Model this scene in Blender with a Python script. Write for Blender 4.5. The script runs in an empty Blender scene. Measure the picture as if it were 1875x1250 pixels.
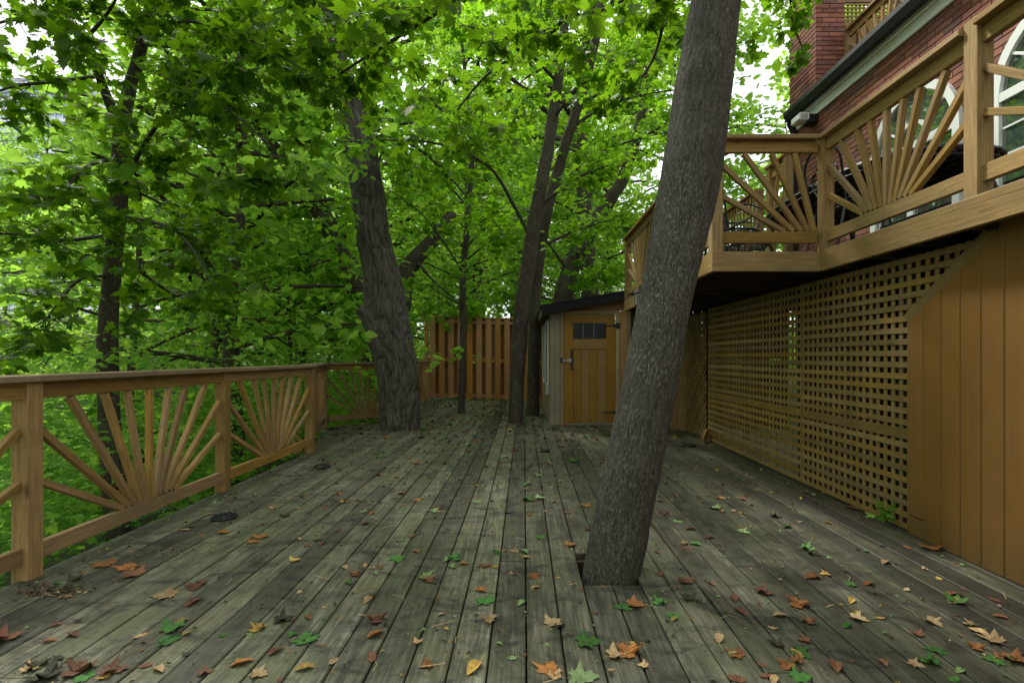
import bpy, bmesh, math, random
import numpy as np
from mathutils import Vector, Matrix

rnd = random.Random(7)
rng = np.random.default_rng(7)
S = bpy.context.scene
R = math.radians
F, CX, CY, H = 952.0, 960.0, 653.0, 1.15      # focal length and vanishing point of the boards, in photo pixels; eye height in m

# ------------------------------------------------------------------ camera
cam_d = bpy.data.cameras.new('camera'); cam = bpy.data.objects.new('camera', cam_d); S.collection.objects.link(cam)
cam.location = (0, 0, H); cam.rotation_euler = (R(90), 0, 0)
cam_d.sensor_width = 36; cam_d.sensor_fit = 'HORIZONTAL'; cam_d.lens = F / 1875 * 36
cam_d.shift_x = -(CX - 937.5) / 1875; cam_d.shift_y = (CY - 625) / 1875
cam_d.clip_start = 0.05; cam_d.clip_end = 1500
S.camera = cam

# ------------------------------------------------------------------ sky, sun, exposure
W = bpy.data.worlds.new('World'); S.world = W; W.use_nodes = True
nt = W.node_tree; nt.nodes.clear()
sky = nt.nodes.new('ShaderNodeTexSky'); sky.sky_type = 'NISHITA'; sky.sun_disc = False
SUN_EL, SUN_AZ = R(54), R(322)                   # azimuth clockwise from +Y: light from ahead on the left, through the leaves
sky.sun_elevation = SUN_EL; sky.sun_rotation = SUN_AZ; sky.air_density = 1.0; sky.dust_density = 3.0
mixw = nt.nodes.new('ShaderNodeMix'); mixw.data_type = 'RGBA'; mixw.inputs[0].default_value = 0.86
mixw.inputs[7].default_value = (10.2, 10.4, 11.0, 1)   # closed cloud cover over the clear sky
bg = nt.nodes.new('ShaderNodeBackground'); bg.inputs[1].default_value = 0.125
ow = nt.nodes.new('ShaderNodeOutputWorld')
nt.links.new(sky.outputs[0], mixw.inputs[6]); nt.links.new(mixw.outputs[2], bg.inputs[0]); nt.links.new(bg.outputs[0], ow.inputs[0])
sd = bpy.data.lights.new('sun', 'SUN'); sd.energy = 5.0; sd.angle = R(9); sd.color = (1.0, 0.96, 0.88)
sun = bpy.data.objects.new('sun', sd); S.collection.objects.link(sun)
to_sun = Vector((math.sin(SUN_AZ) * math.cos(SUN_EL), math.cos(SUN_AZ) * math.cos(SUN_EL), math.sin(SUN_EL)))
sun.rotation_euler = to_sun.to_track_quat('Z', 'Y').to_euler(); sun.location = (-20, 20, 30)
S.view_settings.view_transform = 'Standard'; S.view_settings.look = 'None'
S.view_settings.gamma = 1; S.view_settings.use_curve_mapping = False
S.view_settings.exposure = 0.42
S.cycles.max_bounces = 8; S.cycles.diffuse_bounces = 4; S.cycles.transmission_bounces = 6; S.cycles.transparent_max_bounces = 8
S.cycles.sample_clamp_indirect = 6; S.cycles.use_denoising = True

# ------------------------------------------------------------------ helpers: nodes and materials
def ramp(nt, fac, stops):
    n = nt.nodes.new('ShaderNodeValToRGB'); cr = n.color_ramp
    while len(cr.elements) < len(stops): cr.elements.new(0.5)
    for e, (p, c) in zip(cr.elements, stops): e.position = p; e.color = (*c, 1)
    nt.links.new(fac, n.inputs[0]); return n.outputs[0]
def noise(nt, vec, scale, detail=4, rough=0.55, dist=0):
    n = nt.nodes.new('ShaderNodeTexNoise'); n.inputs['Scale'].default_value = scale; n.inputs['Detail'].default_value = detail
    n.inputs['Roughness'].default_value = rough; n.inputs['Distortion'].default_value = dist
    if vec is not None: nt.links.new(vec, n.inputs['Vector'])
    return n.outputs[0]
def mapping(nt, vec, sc=(1, 1, 1), loc=None):
    n = nt.nodes.new('ShaderNodeMapping'); nt.links.new(vec, n.inputs[0]); n.inputs['Scale'].default_value = sc
    if loc is not None: nt.links.new(loc, n.inputs['Location'])
    return n.outputs[0]
def mixc(nt, fac, a, b, mode='MIX'):
    n = nt.nodes.new('ShaderNodeMix'); n.data_type = 'RGBA'; n.blend_type = mode
    for i, v in ((0, fac), (6, a), (7, b)):
        if isinstance(v, (int, float)): n.inputs[i].default_value = v
        elif isinstance(v, tuple): n.inputs[i].default_value = (*v, 1)
        else: nt.links.new(v, n.inputs[i])
    return n.outputs[2]
def mth(nt, op, a, b=None, c=None, clamp=False):
    n = nt.nodes.new('ShaderNodeMath'); n.operation = op; n.use_clamp = clamp
    for i, v in enumerate((a, b, c)):
        if v is None: continue
        if isinstance(v, (int, float)): n.inputs[i].default_value = v
        else: nt.links.new(v, n.inputs[i])
    return n.outputs[0]
def maprange(nt, v, a, b, c=0.0, d=1.0):
    n = nt.nodes.new('ShaderNodeMapRange'); nt.links.new(v, n.inputs[0])
    for i, x in enumerate((a, b, c, d)): n.inputs[i + 1].default_value = x
    return n.outputs[0]
def bump(nt, h, strength, dist=0.01):
    n = nt.nodes.new('ShaderNodeBump'); n.inputs['Strength'].default_value = strength; n.inputs['Distance'].default_value = dist
    nt.links.new(h, n.inputs['Height']); return n.outputs[0]
def newmat(name):
    m = bpy.data.materials.new(name); m.use_nodes = True; nt = m.node_tree; nt.nodes.clear()
    o = nt.nodes.new('ShaderNodeOutputMaterial'); b = nt.nodes.new('ShaderNodeBsdfPrincipled'); nt.links.new(b.outputs[0], o.inputs[0])
    return m, nt, b, o
def setc(nt, sock, v):
    if isinstance(v, tuple): sock.default_value = (*v, 1)
    else: nt.links.new(v, sock)
def plain(name, col, rough=0.6, metal=0.0, var=0.15, bs=0.1, sc=30):
    m, nt, b, o = newmat(name); tc = nt.nodes.new('ShaderNodeTexCoord')
    n = noise(nt, tc.outputs['Object'], sc)
    c = mixc(nt, n, tuple(x * (1 - var) for x in col), tuple(min(1, x * (1 + var)) for x in col))
    setc(nt, b.inputs['Base Color'], c); b.inputs['Roughness'].default_value = rough; b.inputs['Metallic'].default_value = metal
    if bs: nt.links.new(bump(nt, n, bs, 0.004), b.inputs['Normal'])
    return m

def wood(name, light, dark, rough=0.75, knots=0.8, rnd_amt=0.25, algae=0.0, algae_col=(0.10, 0.12, 0.05), paint=False):
    """sawn timber: grain along UV u (metres), knots, tint by board, stains in world space"""
    m, nt, b, o = newmat(name)
    uv = nt.nodes.new('ShaderNodeUVMap').outputs[0]
    geo = nt.nodes.new('ShaderNodeNewGeometry').outputs['Position']
    oi = nt.nodes.new('ShaderNodeObjectInfo').outputs['Random']
    g1 = noise(nt, mapping(nt, uv, (1.6, 38, 1)), 2.0, 5, 0.6, 0.9)
    g2 = noise(nt, mapping(nt, uv, (5, 160, 1)), 2.0, 3, 0.6, 0.2)
    grain = mth(nt, 'ADD', mth(nt, 'MULTIPLY', g1, 0.65), mth(nt, 'MULTIPLY', g2, 0.35))
    amt = 0.25 if paint else 1.0
    f = maprange(nt, grain, 0.5 - 0.17 / amt, 0.5 + 0.17 / amt)
    c = mixc(nt, f, dark, light)
    if not paint:
        ck = maprange(nt, noise(nt, mapping(nt, uv, (0.9, 60, 1)), 2.0, 2, 0.5, 0.3), .66, .70); c = mixc(nt, mth(nt, 'MULTIPLY', ck, .65), c, tuple(x * .25 for x in dark))
    # knots: sparse voronoi spots with a dark centre
    vo = nt.nodes.new('ShaderNodeTexVoronoi'); nt.links.new(mapping(nt, uv, (2.6, 9, 1)), vo.inputs['Vector']); vo.inputs['Scale'].default_value = 1.0
    sp = nt.nodes.new('ShaderNodeSeparateColor'); nt.links.new(vo.outputs['Color'], sp.inputs[0])
    kd = maprange(nt, vo.outputs['Distance'], 0.055, 0.16, 1, 0)
    kn = mth(nt, 'MULTIPLY', mth(nt, 'MULTIPLY', kd, mth(nt, 'GREATER_THAN', sp.outputs[0], 0.62)), knots)
    c = mixc(nt, kn, c, tuple(x * 0.35 for x in dark))
    # board to board tint
    tint = maprange(nt, oi, 0, 1, 1 - rnd_amt, 1 + rnd_amt)
    hv = nt.nodes.new('ShaderNodeHueSaturation'); nt.links.new(c, hv.inputs['Color']); nt.links.new(tint, hv.inputs['Value'])
    hs = mth(nt, 'FRACT', mth(nt, 'MULTIPLY', oi, 17.3)); nt.links.new(maprange(nt, hs, 0, 1, 0.97 if paint else 0.85, 1.03 if paint else 1.1), hv.inputs['Saturation'])
    c = hv.outputs[0]
    # weathering blotches
    w = maprange(nt, noise(nt, geo, 3.1, 5, 0.65), 0.35, 0.72)
    c = mixc(nt, mth(nt, 'MULTIPLY', w, 0.10 if paint else 0.3), c, tuple(x * 0.5 for x in dark))
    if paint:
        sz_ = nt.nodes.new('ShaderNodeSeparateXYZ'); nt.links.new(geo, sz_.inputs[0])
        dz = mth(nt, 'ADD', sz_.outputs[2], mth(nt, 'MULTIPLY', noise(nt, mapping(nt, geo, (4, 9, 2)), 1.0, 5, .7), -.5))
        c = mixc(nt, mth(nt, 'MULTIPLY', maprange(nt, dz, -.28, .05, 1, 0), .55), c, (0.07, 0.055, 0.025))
        st = maprange(nt, noise(nt, mapping(nt, geo, (10, 26, 1.1)), 1.0, 5, .65), .52, .72); c = mixc(nt, mth(nt, 'MULTIPLY', st, .28), c, (0.10, 0.06, 0.02))
        ch_ = maprange(nt, noise(nt, mapping(nt, geo, (40, 60, 24)), 1.0, 3, .6), .70, .73); c = mixc(nt, mth(nt, 'MULTIPLY', ch_, .5), c, (0.05, 0.035, 0.02))
    if algae:
        a = maprange(nt, noise(nt, geo, 1.4, 6, 0.7), 0.42, 0.68)
        c = mixc(nt, mth(nt, 'MULTIPLY', a, algae), c, algae_col)
    setc(nt, b.inputs['Base Color'], c); b.inputs['Roughness'].default_value = rough
    b.inputs['Specular IOR Level'].default_value = 0.3
    nt.links.new(bump(nt, grain, 0.12 if paint else 0.45, 0.004), b.inputs['Normal'])
    return m

M = {}
M['rail'] = wood('railing_timber', (0.46, 0.28, 0.09), (0.19, 0.108, 0.034), algae=0.4, algae_col=(0.12, 0.105, 0.04))
M['rail_orange'] = wood('far_railing_timber', (0.34, 0.20, 0.065), (0.19, 0.105, 0.032), algae=0.2, algae_col=(0.2, 0.15, 0.07))
M['cap'] = wood('weathered_cap_timber', (0.34, 0.25, 0.14), (0.19, 0.14, 0.08), algae=0.6, algae_col=(0.14, 0.13, 0.08))
M['upper'] = wood('upper_railing_timber', (0.44, 0.27, 0.082), (0.17, 0.098, 0.028), algae=0.45, algae_col=(0.19, 0.16, 0.06))
M['lattice'] = wood('lattice_timber', (0.33, 0.22, 0.065), (0.21, 0.135, 0.036), knots=0.5, algae=0.35, algae_col=(0.11, 0.09, 0.03))
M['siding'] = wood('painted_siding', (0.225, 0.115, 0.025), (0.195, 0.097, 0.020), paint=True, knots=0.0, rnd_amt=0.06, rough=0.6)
M['fence'] = wood('stained_fence_timber', (0.40, 0.195, 0.05), (0.28, 0.13, 0.034), knots=0.4, rnd_amt=0.12, rough=0.7)
M['fence_back'] = wood('shade_darkened_fence_timber', (0.27, 0.125, 0.038), (0.19, 0.085, 0.026), knots=0.4, rnd_amt=0.12)  # darker copy of the fence colour: shade between the front boards, painted in
M['door'] = wood('door_timber', (0.31, 0.175, 0.03), (0.21, 0.11, 0.018), knots=0.7, rnd_amt=0.05, rough=0.5)
M['shedgrey'] = wood('grey_shed_timber', (0.28, 0.235, 0.15), (0.17, 0.14, 0.085), knots=0.6, algae=0.5, algae_col=(0.16, 0.14, 0.09))
M['shedpale'] = wood('pale_shed_timber', (0.34, 0.27, 0.15), (0.24, 0.18, 0.10), knots=0.4, algae=0.3, algae_col=(0.28, 0.23, 0.14))
M['shedbrown'] = wood('brown_shed_timber', (0.40, 0.24, 0.10), (0.28, 0.16, 0.06), knots=0.5, algae=0.4, algae_col=(0.15, 0.12, 0.06))
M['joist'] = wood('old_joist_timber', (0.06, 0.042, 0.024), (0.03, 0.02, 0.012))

def deck_mat():
    m, nt, b, o = newmat('weathered_deck_board')
    uv = nt.nodes.new('ShaderNodeUVMap').outputs[0]
    geo = nt.nodes.new('ShaderNodeNewGeometry').outputs['Position']
    sc0 = nt.nodes.new('ShaderNodeSeparateColor'); nt.links.new(nt.nodes.new('ShaderNodeObjectInfo').outputs['Color'], sc0.inputs[0]); oi = sc0.outputs[0]
    g1 = noise(nt, mapping(nt, uv, (1.2, 30, 1)), 2.0, 6, 0.6, 1.3)
    g2 = noise(nt, mapping(nt, uv, (4, 170, 1)), 2.0, 3, 0.6, 0.2)
    g3 = noise(nt, mapping(nt, geo, (5, 2.2, 1)), 1.0, 7, 0.75, 0.8)
    grain = mth(nt, 'ADD', mth(nt, 'ADD', mth(nt, 'MULTIPLY', g1, 0.4), mth(nt, 'MULTIPLY', g2, 0.25)), mth(nt, 'MULTIPLY', g3, 0.35))
    c = ramp(nt, grain, [(0.36, (0.014, 0.013, 0.009)), (0.455, (0.07, 0.063, 0.042)), (0.535, (0.16, 0.155, 0.105)), (0.63, (0.34, 0.33, 0.235))])
    # warm worn patches
    wp = maprange(nt, noise(nt, mapping(nt, uv, (1.5, 5, 1)), 1.0, 4, 0.6), 0.5, 0.75)
    c = mixc(nt, mth(nt, 'MULTIPLY', wp, 0.35), c, (0.20, 0.145, 0.08))
    # green algae film
    ga = maprange(nt, noise(nt, mapping(nt, geo, (2.2, 0.9, 1)), 1.1, 6, 0.7), 0.36, 0.62)
    c = mixc(nt, mth(nt, 'MULTIPLY', ga, 0.6), c, (0.095, 0.115, 0.040))
    # black mildew smears, board by board
    lo = nt.nodes.new('ShaderNodeCombineXYZ'); nt.links.new(mth(nt, 'MULTIPLY', oi, 40.0), lo.inputs[0])
    bm_ = noise(nt, mapping(nt, uv, (2.0, 10, 1), lo.outputs[0]), 1.0, 6, 0.72, 0.6)
    bl = maprange(nt, bm_, 0.50, 0.68)
    c = mixc(nt, mth(nt, 'MULTIPLY', bl, 0.72), c, (0.014, 0.014, 0.011))
    sm = maprange(nt, noise(nt, mapping(nt, geo, (3.2, 5.5, 1)), 1.0, 7, 0.72, 1.2), 0.50, 0.63)
    c = mixc(nt, mth(nt, 'MULTIPLY', sm, 0.75), c, (0.018, 0.018, 0.014))
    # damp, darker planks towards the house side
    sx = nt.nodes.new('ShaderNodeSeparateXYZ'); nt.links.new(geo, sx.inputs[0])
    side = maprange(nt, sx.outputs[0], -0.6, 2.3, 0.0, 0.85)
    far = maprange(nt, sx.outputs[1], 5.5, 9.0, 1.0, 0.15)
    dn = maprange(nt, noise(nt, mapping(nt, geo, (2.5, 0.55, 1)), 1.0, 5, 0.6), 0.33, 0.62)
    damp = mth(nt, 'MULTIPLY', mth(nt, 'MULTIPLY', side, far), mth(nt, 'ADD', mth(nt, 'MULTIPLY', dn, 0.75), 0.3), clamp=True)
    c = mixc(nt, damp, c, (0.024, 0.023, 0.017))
    vo = nt.nodes.new('ShaderNodeTexVoronoi'); nt.links.new(mapping(nt, uv, (2.2, 8, 1)), vo.inputs['Vector']); vo.inputs['Scale'].default_value = 1.0
    sp = nt.nodes.new('ShaderNodeSeparateColor'); nt.links.new(vo.outputs['Color'], sp.inputs[0])
    kn = mth(nt, 'MULTIPLY', maprange(nt, vo.outputs['Distance'], 0.05, 0.13, 1, 0), mth(nt, 'GREATER_THAN', sp.outputs[0], 0.6))
    c = mixc(nt, mth(nt, 'MULTIPLY', kn, 0.8), c, (0.035, 0.03, 0.02))
    hv = nt.nodes.new('ShaderNodeHueSaturation'); nt.links.new(c, hv.inputs['Color']); nt.links.new(maprange(nt, oi, 0, 1, 0.68, 1.3), hv.inputs['Value'])
    # a few boards have gone almost black
    c = mixc(nt, mth(nt, 'MULTIPLY', mth(nt, 'GREATER_THAN', mth(nt, 'FRACT', mth(nt, 'MULTIPLY', oi, 7.77)), 0.9), 0.55), hv.outputs[0], (0.018, 0.018, 0.015))
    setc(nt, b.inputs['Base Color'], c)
    nt.links.new(maprange(nt, mth(nt, 'ADD', damp, mth(nt, 'MULTIPLY', bl, 0.3)), 0, 1, 0.72, 0.42), b.inputs['Roughness'])
    b.inputs['Specular IOR Level'].default_value = 0.4
    nt.links.new(bump(nt, grain, 0.7, 0.004), b.inputs['Normal'])
    return m
M['deck'] = deck_mat()

def bark_mat(name, ridge, furrow, fleck, su=14, sv=2.2, bs=0.8, fleck_amt=0.5, moss=0.0, bd=0.02):
    m, nt, b, o = newmat(name)
    uv = nt.nodes.new('ShaderNodeUVMap').outputs[0]
    geo = nt.nodes.new('ShaderNodeNewGeometry').outputs['Position']
    n1 = noise(nt, mapping(nt, uv, (su, sv, 1)), 2.0, 7, 0.68, 0.7)
    n2 = noise(nt, mapping(nt, uv, (su * 5, sv * 6, 1)), 2.0, 4, 0.7, 0.3)
    h = mth(nt, 'ADD', mth(nt, 'MULTIPLY', n1, 0.65), mth(nt, 'MULTIPLY', n2, 0.35))
    c = mixc(nt, maprange(nt, h, 0.38, 0.62), furrow, ridge)
    fl = maprange(nt, noise(nt, mapping(nt, uv, (su * 4, sv * 4.5, 1)), 1.5, 5, 0.75), 0.53, 0.60)
    pa = maprange(nt, noise(nt, geo, 1.7, 4, 0.6), 0.38, 0.62)
    c = mixc(nt, mth(nt, 'MULTIPLY', mth(nt, 'MULTIPLY', fl, maprange(nt, pa, 0, 1, 0.35, 1.0)), fleck_amt), c, fleck)
    bl = maprange(nt, noise(nt, geo, 4.5, 4, 0.6), 0.45, 0.7)
    c = mixc(nt, mth(nt, 'MULTIPLY', bl, 0.35), c, furrow)
    if moss:
        mo = maprange(nt, noise(nt, geo, 2.3, 5, 0.7), 0.45, 0.7)
        c = mixc(nt, mth(nt, 'MULTIPLY', mo, moss), c, (0.10, 0.13, 0.06))
    setc(nt, b.inputs['Base Color'], c); b.inputs['Roughness'].default_value = 0.9; b.inputs['Specular IOR Level'].default_value = 0.2
    nt.links.new(bump(nt, h, bs, bd), b.inputs['Normal'])
    return m
M['bark_near'] = bark_mat('fine_grey_bark', (0.112, 0.104, 0.082), (0.028, 0.025, 0.019), (0.34, 0.33, 0.285), su=24, sv=5, bs=1.0, fleck_amt=0.7)
M['bark_deep'] = bark_mat('deep_furrowed_bark', (0.15, 0.138, 0.11), (0.016, 0.014, 0.011), (0.25, 0.235, 0.19), su=9, sv=2.0, bs=0.8, fleck_amt=0.3, bd=0.03)
M['bark_smooth'] = bark_mat('smooth_brown_bark', (0.085, 0.068, 0.048), (0.026, 0.02, 0.014), (0.26, 0.24, 0.20), su=8, sv=3, bs=0.4, fleck_amt=0.35, moss=0.25)
M['bark_twig'] = plain('dark_twig_bark', (0.045, 0.036, 0.028), 0.85, var=0.3)

def leaf_mat(name, stops, trans=0.5, tcol=(0.30, 0.62, 0.035), spec=0.25, spots=0.0, rough=0.45):
    m, nt, b, o = newmat(name)
    at = nt.nodes.new('ShaderNodeAttribute'); at.attribute_name = 'tone'
    geo = nt.nodes.new('ShaderNodeNewGeometry').outputs['Position']
    n = noise(nt, geo, 0.35, 3, 0.5)
    f = mth(nt, 'ADD', mth(nt, 'MULTIPLY', at.outputs['Fac'], 0.72), maprange(nt, n, 0.3, 0.7, 0, 0.28))
    c = ramp(nt, f, stops)
    if spots:
        s = maprange(nt, noise(nt, geo, 55, 3, 0.6), 0.66, 0.72)
        c = mixc(nt, mth(nt, 'MULTIPLY', s, spots), c, (0.05, 0.025, 0.01))
    setc(nt, b.inputs['Base Color'], c); b.inputs['Roughness'].default_value = rough; b.inputs['Specular IOR Level'].default_value = spec
    tr = nt.nodes.new('ShaderNodeBsdfTranslucent')
    tc = mixc(nt, 0.65, c, tcol); nt.links.new(tc, tr.inputs[0])
    mx = nt.nodes.new('ShaderNodeMixShader'); mx.inputs[0].default_value = trans
    nt.links.new(b.outputs[0], mx.inputs[1]); nt.links.new(tr.outputs[0], mx.inputs[2]); nt.links.new(mx.outputs[0], o.inputs[0])
    return m
G = [(0.0, (0.035, 0.095, 0.008)), (0.4, (0.085, 0.20, 0.010)), (0.75, (0.18, 0.34, 0.014)), (0.97, (0.30, 0.46, 0.025)), (1.0, (0.26, 0.17, 0.03))]
M['leaf_near'] = leaf_mat('maple_leaf_shaded', [(p, tuple(x * .62 for x in c)) for p, c in G], 0.5, (0.25, 0.50, 0.010), spots=0.8)  # canopy tones darkened, so the near leaves look underlit by colour
M['leaf_mid'] = leaf_mat('maple_leaf_canopy', G, 0.56, (0.38, 0.74, 0.02))
M['leaf_far'] = leaf_mat('forest_leaf', [(0, (0.06, 0.16, 0.015)), (0.5, (0.14, 0.30, 0.03)), (1, (0.36, 0.54, 0.08))], 0.58, (0.50, 0.82, 0.085), spec=0.12, rough=0.6)
M['leaf_under'] = leaf_mat('undergrowth_leaf', [(0, (0.045, 0.14, 0.015)), (0.5, (0.11, 0.28, 0.035)), (1, (0.32, 0.52, 0.10))], 0.5, (0.52, 0.84, 0.09), spec=0.12, rough=0.6)

def brick_mat():
    m, nt, b, o = newmat('red_brick')
    geo = nt.nodes.new('ShaderNodeNewGeometry').outputs['Position']
    at = nt.nodes.new('ShaderNodeAttribute'); at.attribute_name = 'tone'
    oi = nt.nodes.new('ShaderNodeObjectInfo').outputs['Random']
    f = mth(nt, 'FRACT', mth(nt, 'ADD', at.outputs['Fac'], oi))
    c = ramp(nt, f, [(0, (0.13, 0.042, 0.025)), (0.3, (0.23, 0.080, 0.045)), (0.6, (0.30, 0.115, 0.066)), (0.85, (0.18, 0.070, 0.047)), (1, (0.06, 0.036, 0.034))])
    n = noise(nt, geo, 60, 5, 0.7)
    c = mixc(nt, mth(nt, 'MULTIPLY', maprange(nt, n, 0.4, 0.7), 0.4), c, (0.16, 0.05, 0.04))
    c = mixc(nt, mth(nt, 'MULTIPLY', maprange(nt, noise(nt, geo, 2.5, 4, 0.6), 0.5, 0.75), 0.3), c, (0.30, 0.20, 0.16))
    setc(nt, b.inputs['Base Color'], c); b.inputs['Roughness'].default_value = 0.9
    nt.links.new(bump(nt, n, 0.4, 0.004), b.inputs['Normal'])
    return m
M['brick'] = brick_mat()
M['mortar'] = plain('grey_mortar', (0.16, 0.125, 0.105), 0.95, sc=80, bs=0.4)
M['black'] = plain('black_painted_metal', (0.007, 0.007, 0.008), 0.6, 0.0, bs=0.05)
M['iron'] = plain('black_wrought_iron', (0.010, 0.010, 0.011), 0.42, 0.2, bs=0.1)
M['roofing'] = plain('black_roll_roofing', (0.006, 0.006, 0.006), 1.0, var=0.3, bs=0.6, sc=90)
M['white'] = plain('white_window_paint', (0.72, 0.75, 0.71), 0.4, var=0.05, bs=0.05)
M['frieze'] = plain('pale_green_painted_board', (0.74, 0.78, 0.70), 0.5, var=0.08, bs=0.05)
M['steel'] = plain('dull_steel', (0.35, 0.34, 0.32), 0.35, 0.8, bs=0.1)
M['plastic_grey'] = plain('grey_plastic', (0.35, 0.35, 0.33), 0.5, bs=0)
M['soil'] = plain('leafy_soil', (0.035, 0.038, 0.016), 0.95, var=0.6, sc=2.5, bs=0.8)
def glass_mat(name, col, rough=0.04, spec=0.9):
    m, nt, b, o = newmat(name)
    tc = nt.nodes.new('ShaderNodeTexCoord').outputs['Object']
    c = mixc(nt, noise(nt, tc, 1.2, 3), tuple(x * .7 for x in col), tuple(x * 1.3 for x in col))
    setc(nt, b.inputs['Base Color'], c); b.inputs['Roughness'].default_value = rough; b.inputs['Specular IOR Level'].default_value = spec
    b.inputs['IOR'].default_value = 1.9; b.inputs['Coat Weight'].default_value = 1.0; b.inputs['Coat Roughness'].default_value = 0.02
    nt.links.new(bump(nt, noise(nt, tc, 3.0, 2), 0.05, 0.01), b.inputs['Normal'])
    return m
M['glass'] = glass_mat('window_glass', (0.05, 0.07, 0.06), 0.03, 1.0)
M['glass_dark'] = plain('dark_leaded_glass', (0.008, 0.01, 0.012), 0.45, bs=0.3, sc=8)
M['tower_glass'] = glass_mat('tower_glass', (0.38, 0.50, 0.62), 0.1, 0.8)
M['tower_slab'] = plain('tower_concrete', (0.88, 0.90, 0.92), 0.7, var=0.05, sc=0.3)

# ------------------------------------------------------------------ helpers: objects
def tag(o, label=None, cat=None, group=None, kind=None):
    if label: o['label'] = label
    if cat: o['category'] = cat
    if group: o['group'] = group
    if kind: o['kind'] = kind
    return o
def empty(name, loc=(0, 0, 0), label=None, cat=None, group=None, kind=None):
    o = bpy.data.objects.new(name, None); o.empty_display_size = 0.1; o.location = loc; S.collection.objects.link(o)
    return tag(o, label, cat, group, kind)
def link(name, me, parent=None, mat=None):
    o = bpy.data.objects.new(name, me); S.collection.objects.link(o)
    if mat is not None and not me.materials: me.materials.append(mat)
    if parent is not None:
        o.parent = parent
        off = Vector(parent.location) if parent.parent is None else Vector(parent.parent.location) + Vector(parent.location)
        if o.type == 'MESH': o.location = -off       # meshes are written in world coordinates
    return o
def mesh_arrays(name, V, loops, totals, uv=None, tone=None, smooth=False):
    me = bpy.data.meshes.new(name); V = np.asarray(V, dtype=np.float32)
    loops = np.asarray(loops, dtype=np.int32).ravel(); totals = np.asarray(totals, dtype=np.int32).ravel()
    me.vertices.add(len(V)); me.vertices.foreach_set('co', V.ravel())
    me.loops.add(len(loops)); me.loops.foreach_set('vertex_index', loops)
    me.polygons.add(len(totals)); st = np.concatenate([[0], np.cumsum(totals)[:-1]]).astype(np.int32)
    me.polygons.foreach_set('loop_start', st); me.polygons.foreach_set('loop_total', totals)
    if uv is not None:
        u = me.uv_layers.new(name='UVMap'); u.data.foreach_set('uv', np.asarray(uv, dtype=np.float32).ravel())
    if tone is not None:
        a = me.attributes.new('tone', 'FLOAT', 'FACE'); a.data.foreach_set('value', np.asarray(tone, dtype=np.float32).ravel())
    me.polygons.foreach_set('use_smooth', np.full(len(totals), bool(smooth)))
    me.update(calc_edges=True)
    return me

def plank_geo(p0, p1, w, t, side, ch=0.003, seg=1, skew0=0.0, skew1=0.0):
    """plank from p0 to p1 (centre line), width w along `side`, thickness t; chamfered long edges; ends may be cut on the skew"""
    p0 = Vector(p0); p1 = Vector(p1); ax = (p1 - p0); L = ax.length; ax = ax / L
    sd = Vector(side); sd = (sd - ax * sd.dot(ax)).normalized(); up = ax.cross(sd)
    ch = min(ch, w * .3, t * .3); a, b = w / 2, t / 2
    prof = [(-a + ch, -b), (a - ch, -b), (a, -b + ch), (a, b - ch), (a - ch, b), (-a + ch, b), (-a, b - ch), (-a, -b + ch)]
    V = []
    for c, sk in ((p0, skew0), (p1, skew1)):
        for x, y in prof: V.append(c + sd * x + up * y + ax * (sk * x / w))
    Fc = [tuple(reversed(range(8))), tuple(range(8, 16))]; uvs = []
    u0, v0 = rnd.uniform(0, 50), rnd.uniform(0, 20)
    for i in (0, 1): uvs += [(u0 + prof[k % 8][0] * 0.3, v0 + prof[k % 8][1] + prof[k % 8][0] * .8) for k in Fc[i]]
    per = [0]
    for i in range(8):
        q, r2 = prof[i], prof[(i + 1) % 8]; per.append(per[-1] + math.hypot(q[0] - r2[0], q[1] - r2[1]))
    for i in range(8):
        j = (i + 1) % 8; Fc.append((i, j, 8 + j, 8 + i))
        uvs += [(u0, v0 + per[i]), (u0, v0 + per[i + 1]), (u0 + L, v0 + per[i + 1]), (u0 + L, v0 + per[i])]
    return [tuple(v) for v in V], Fc, uvs
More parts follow.
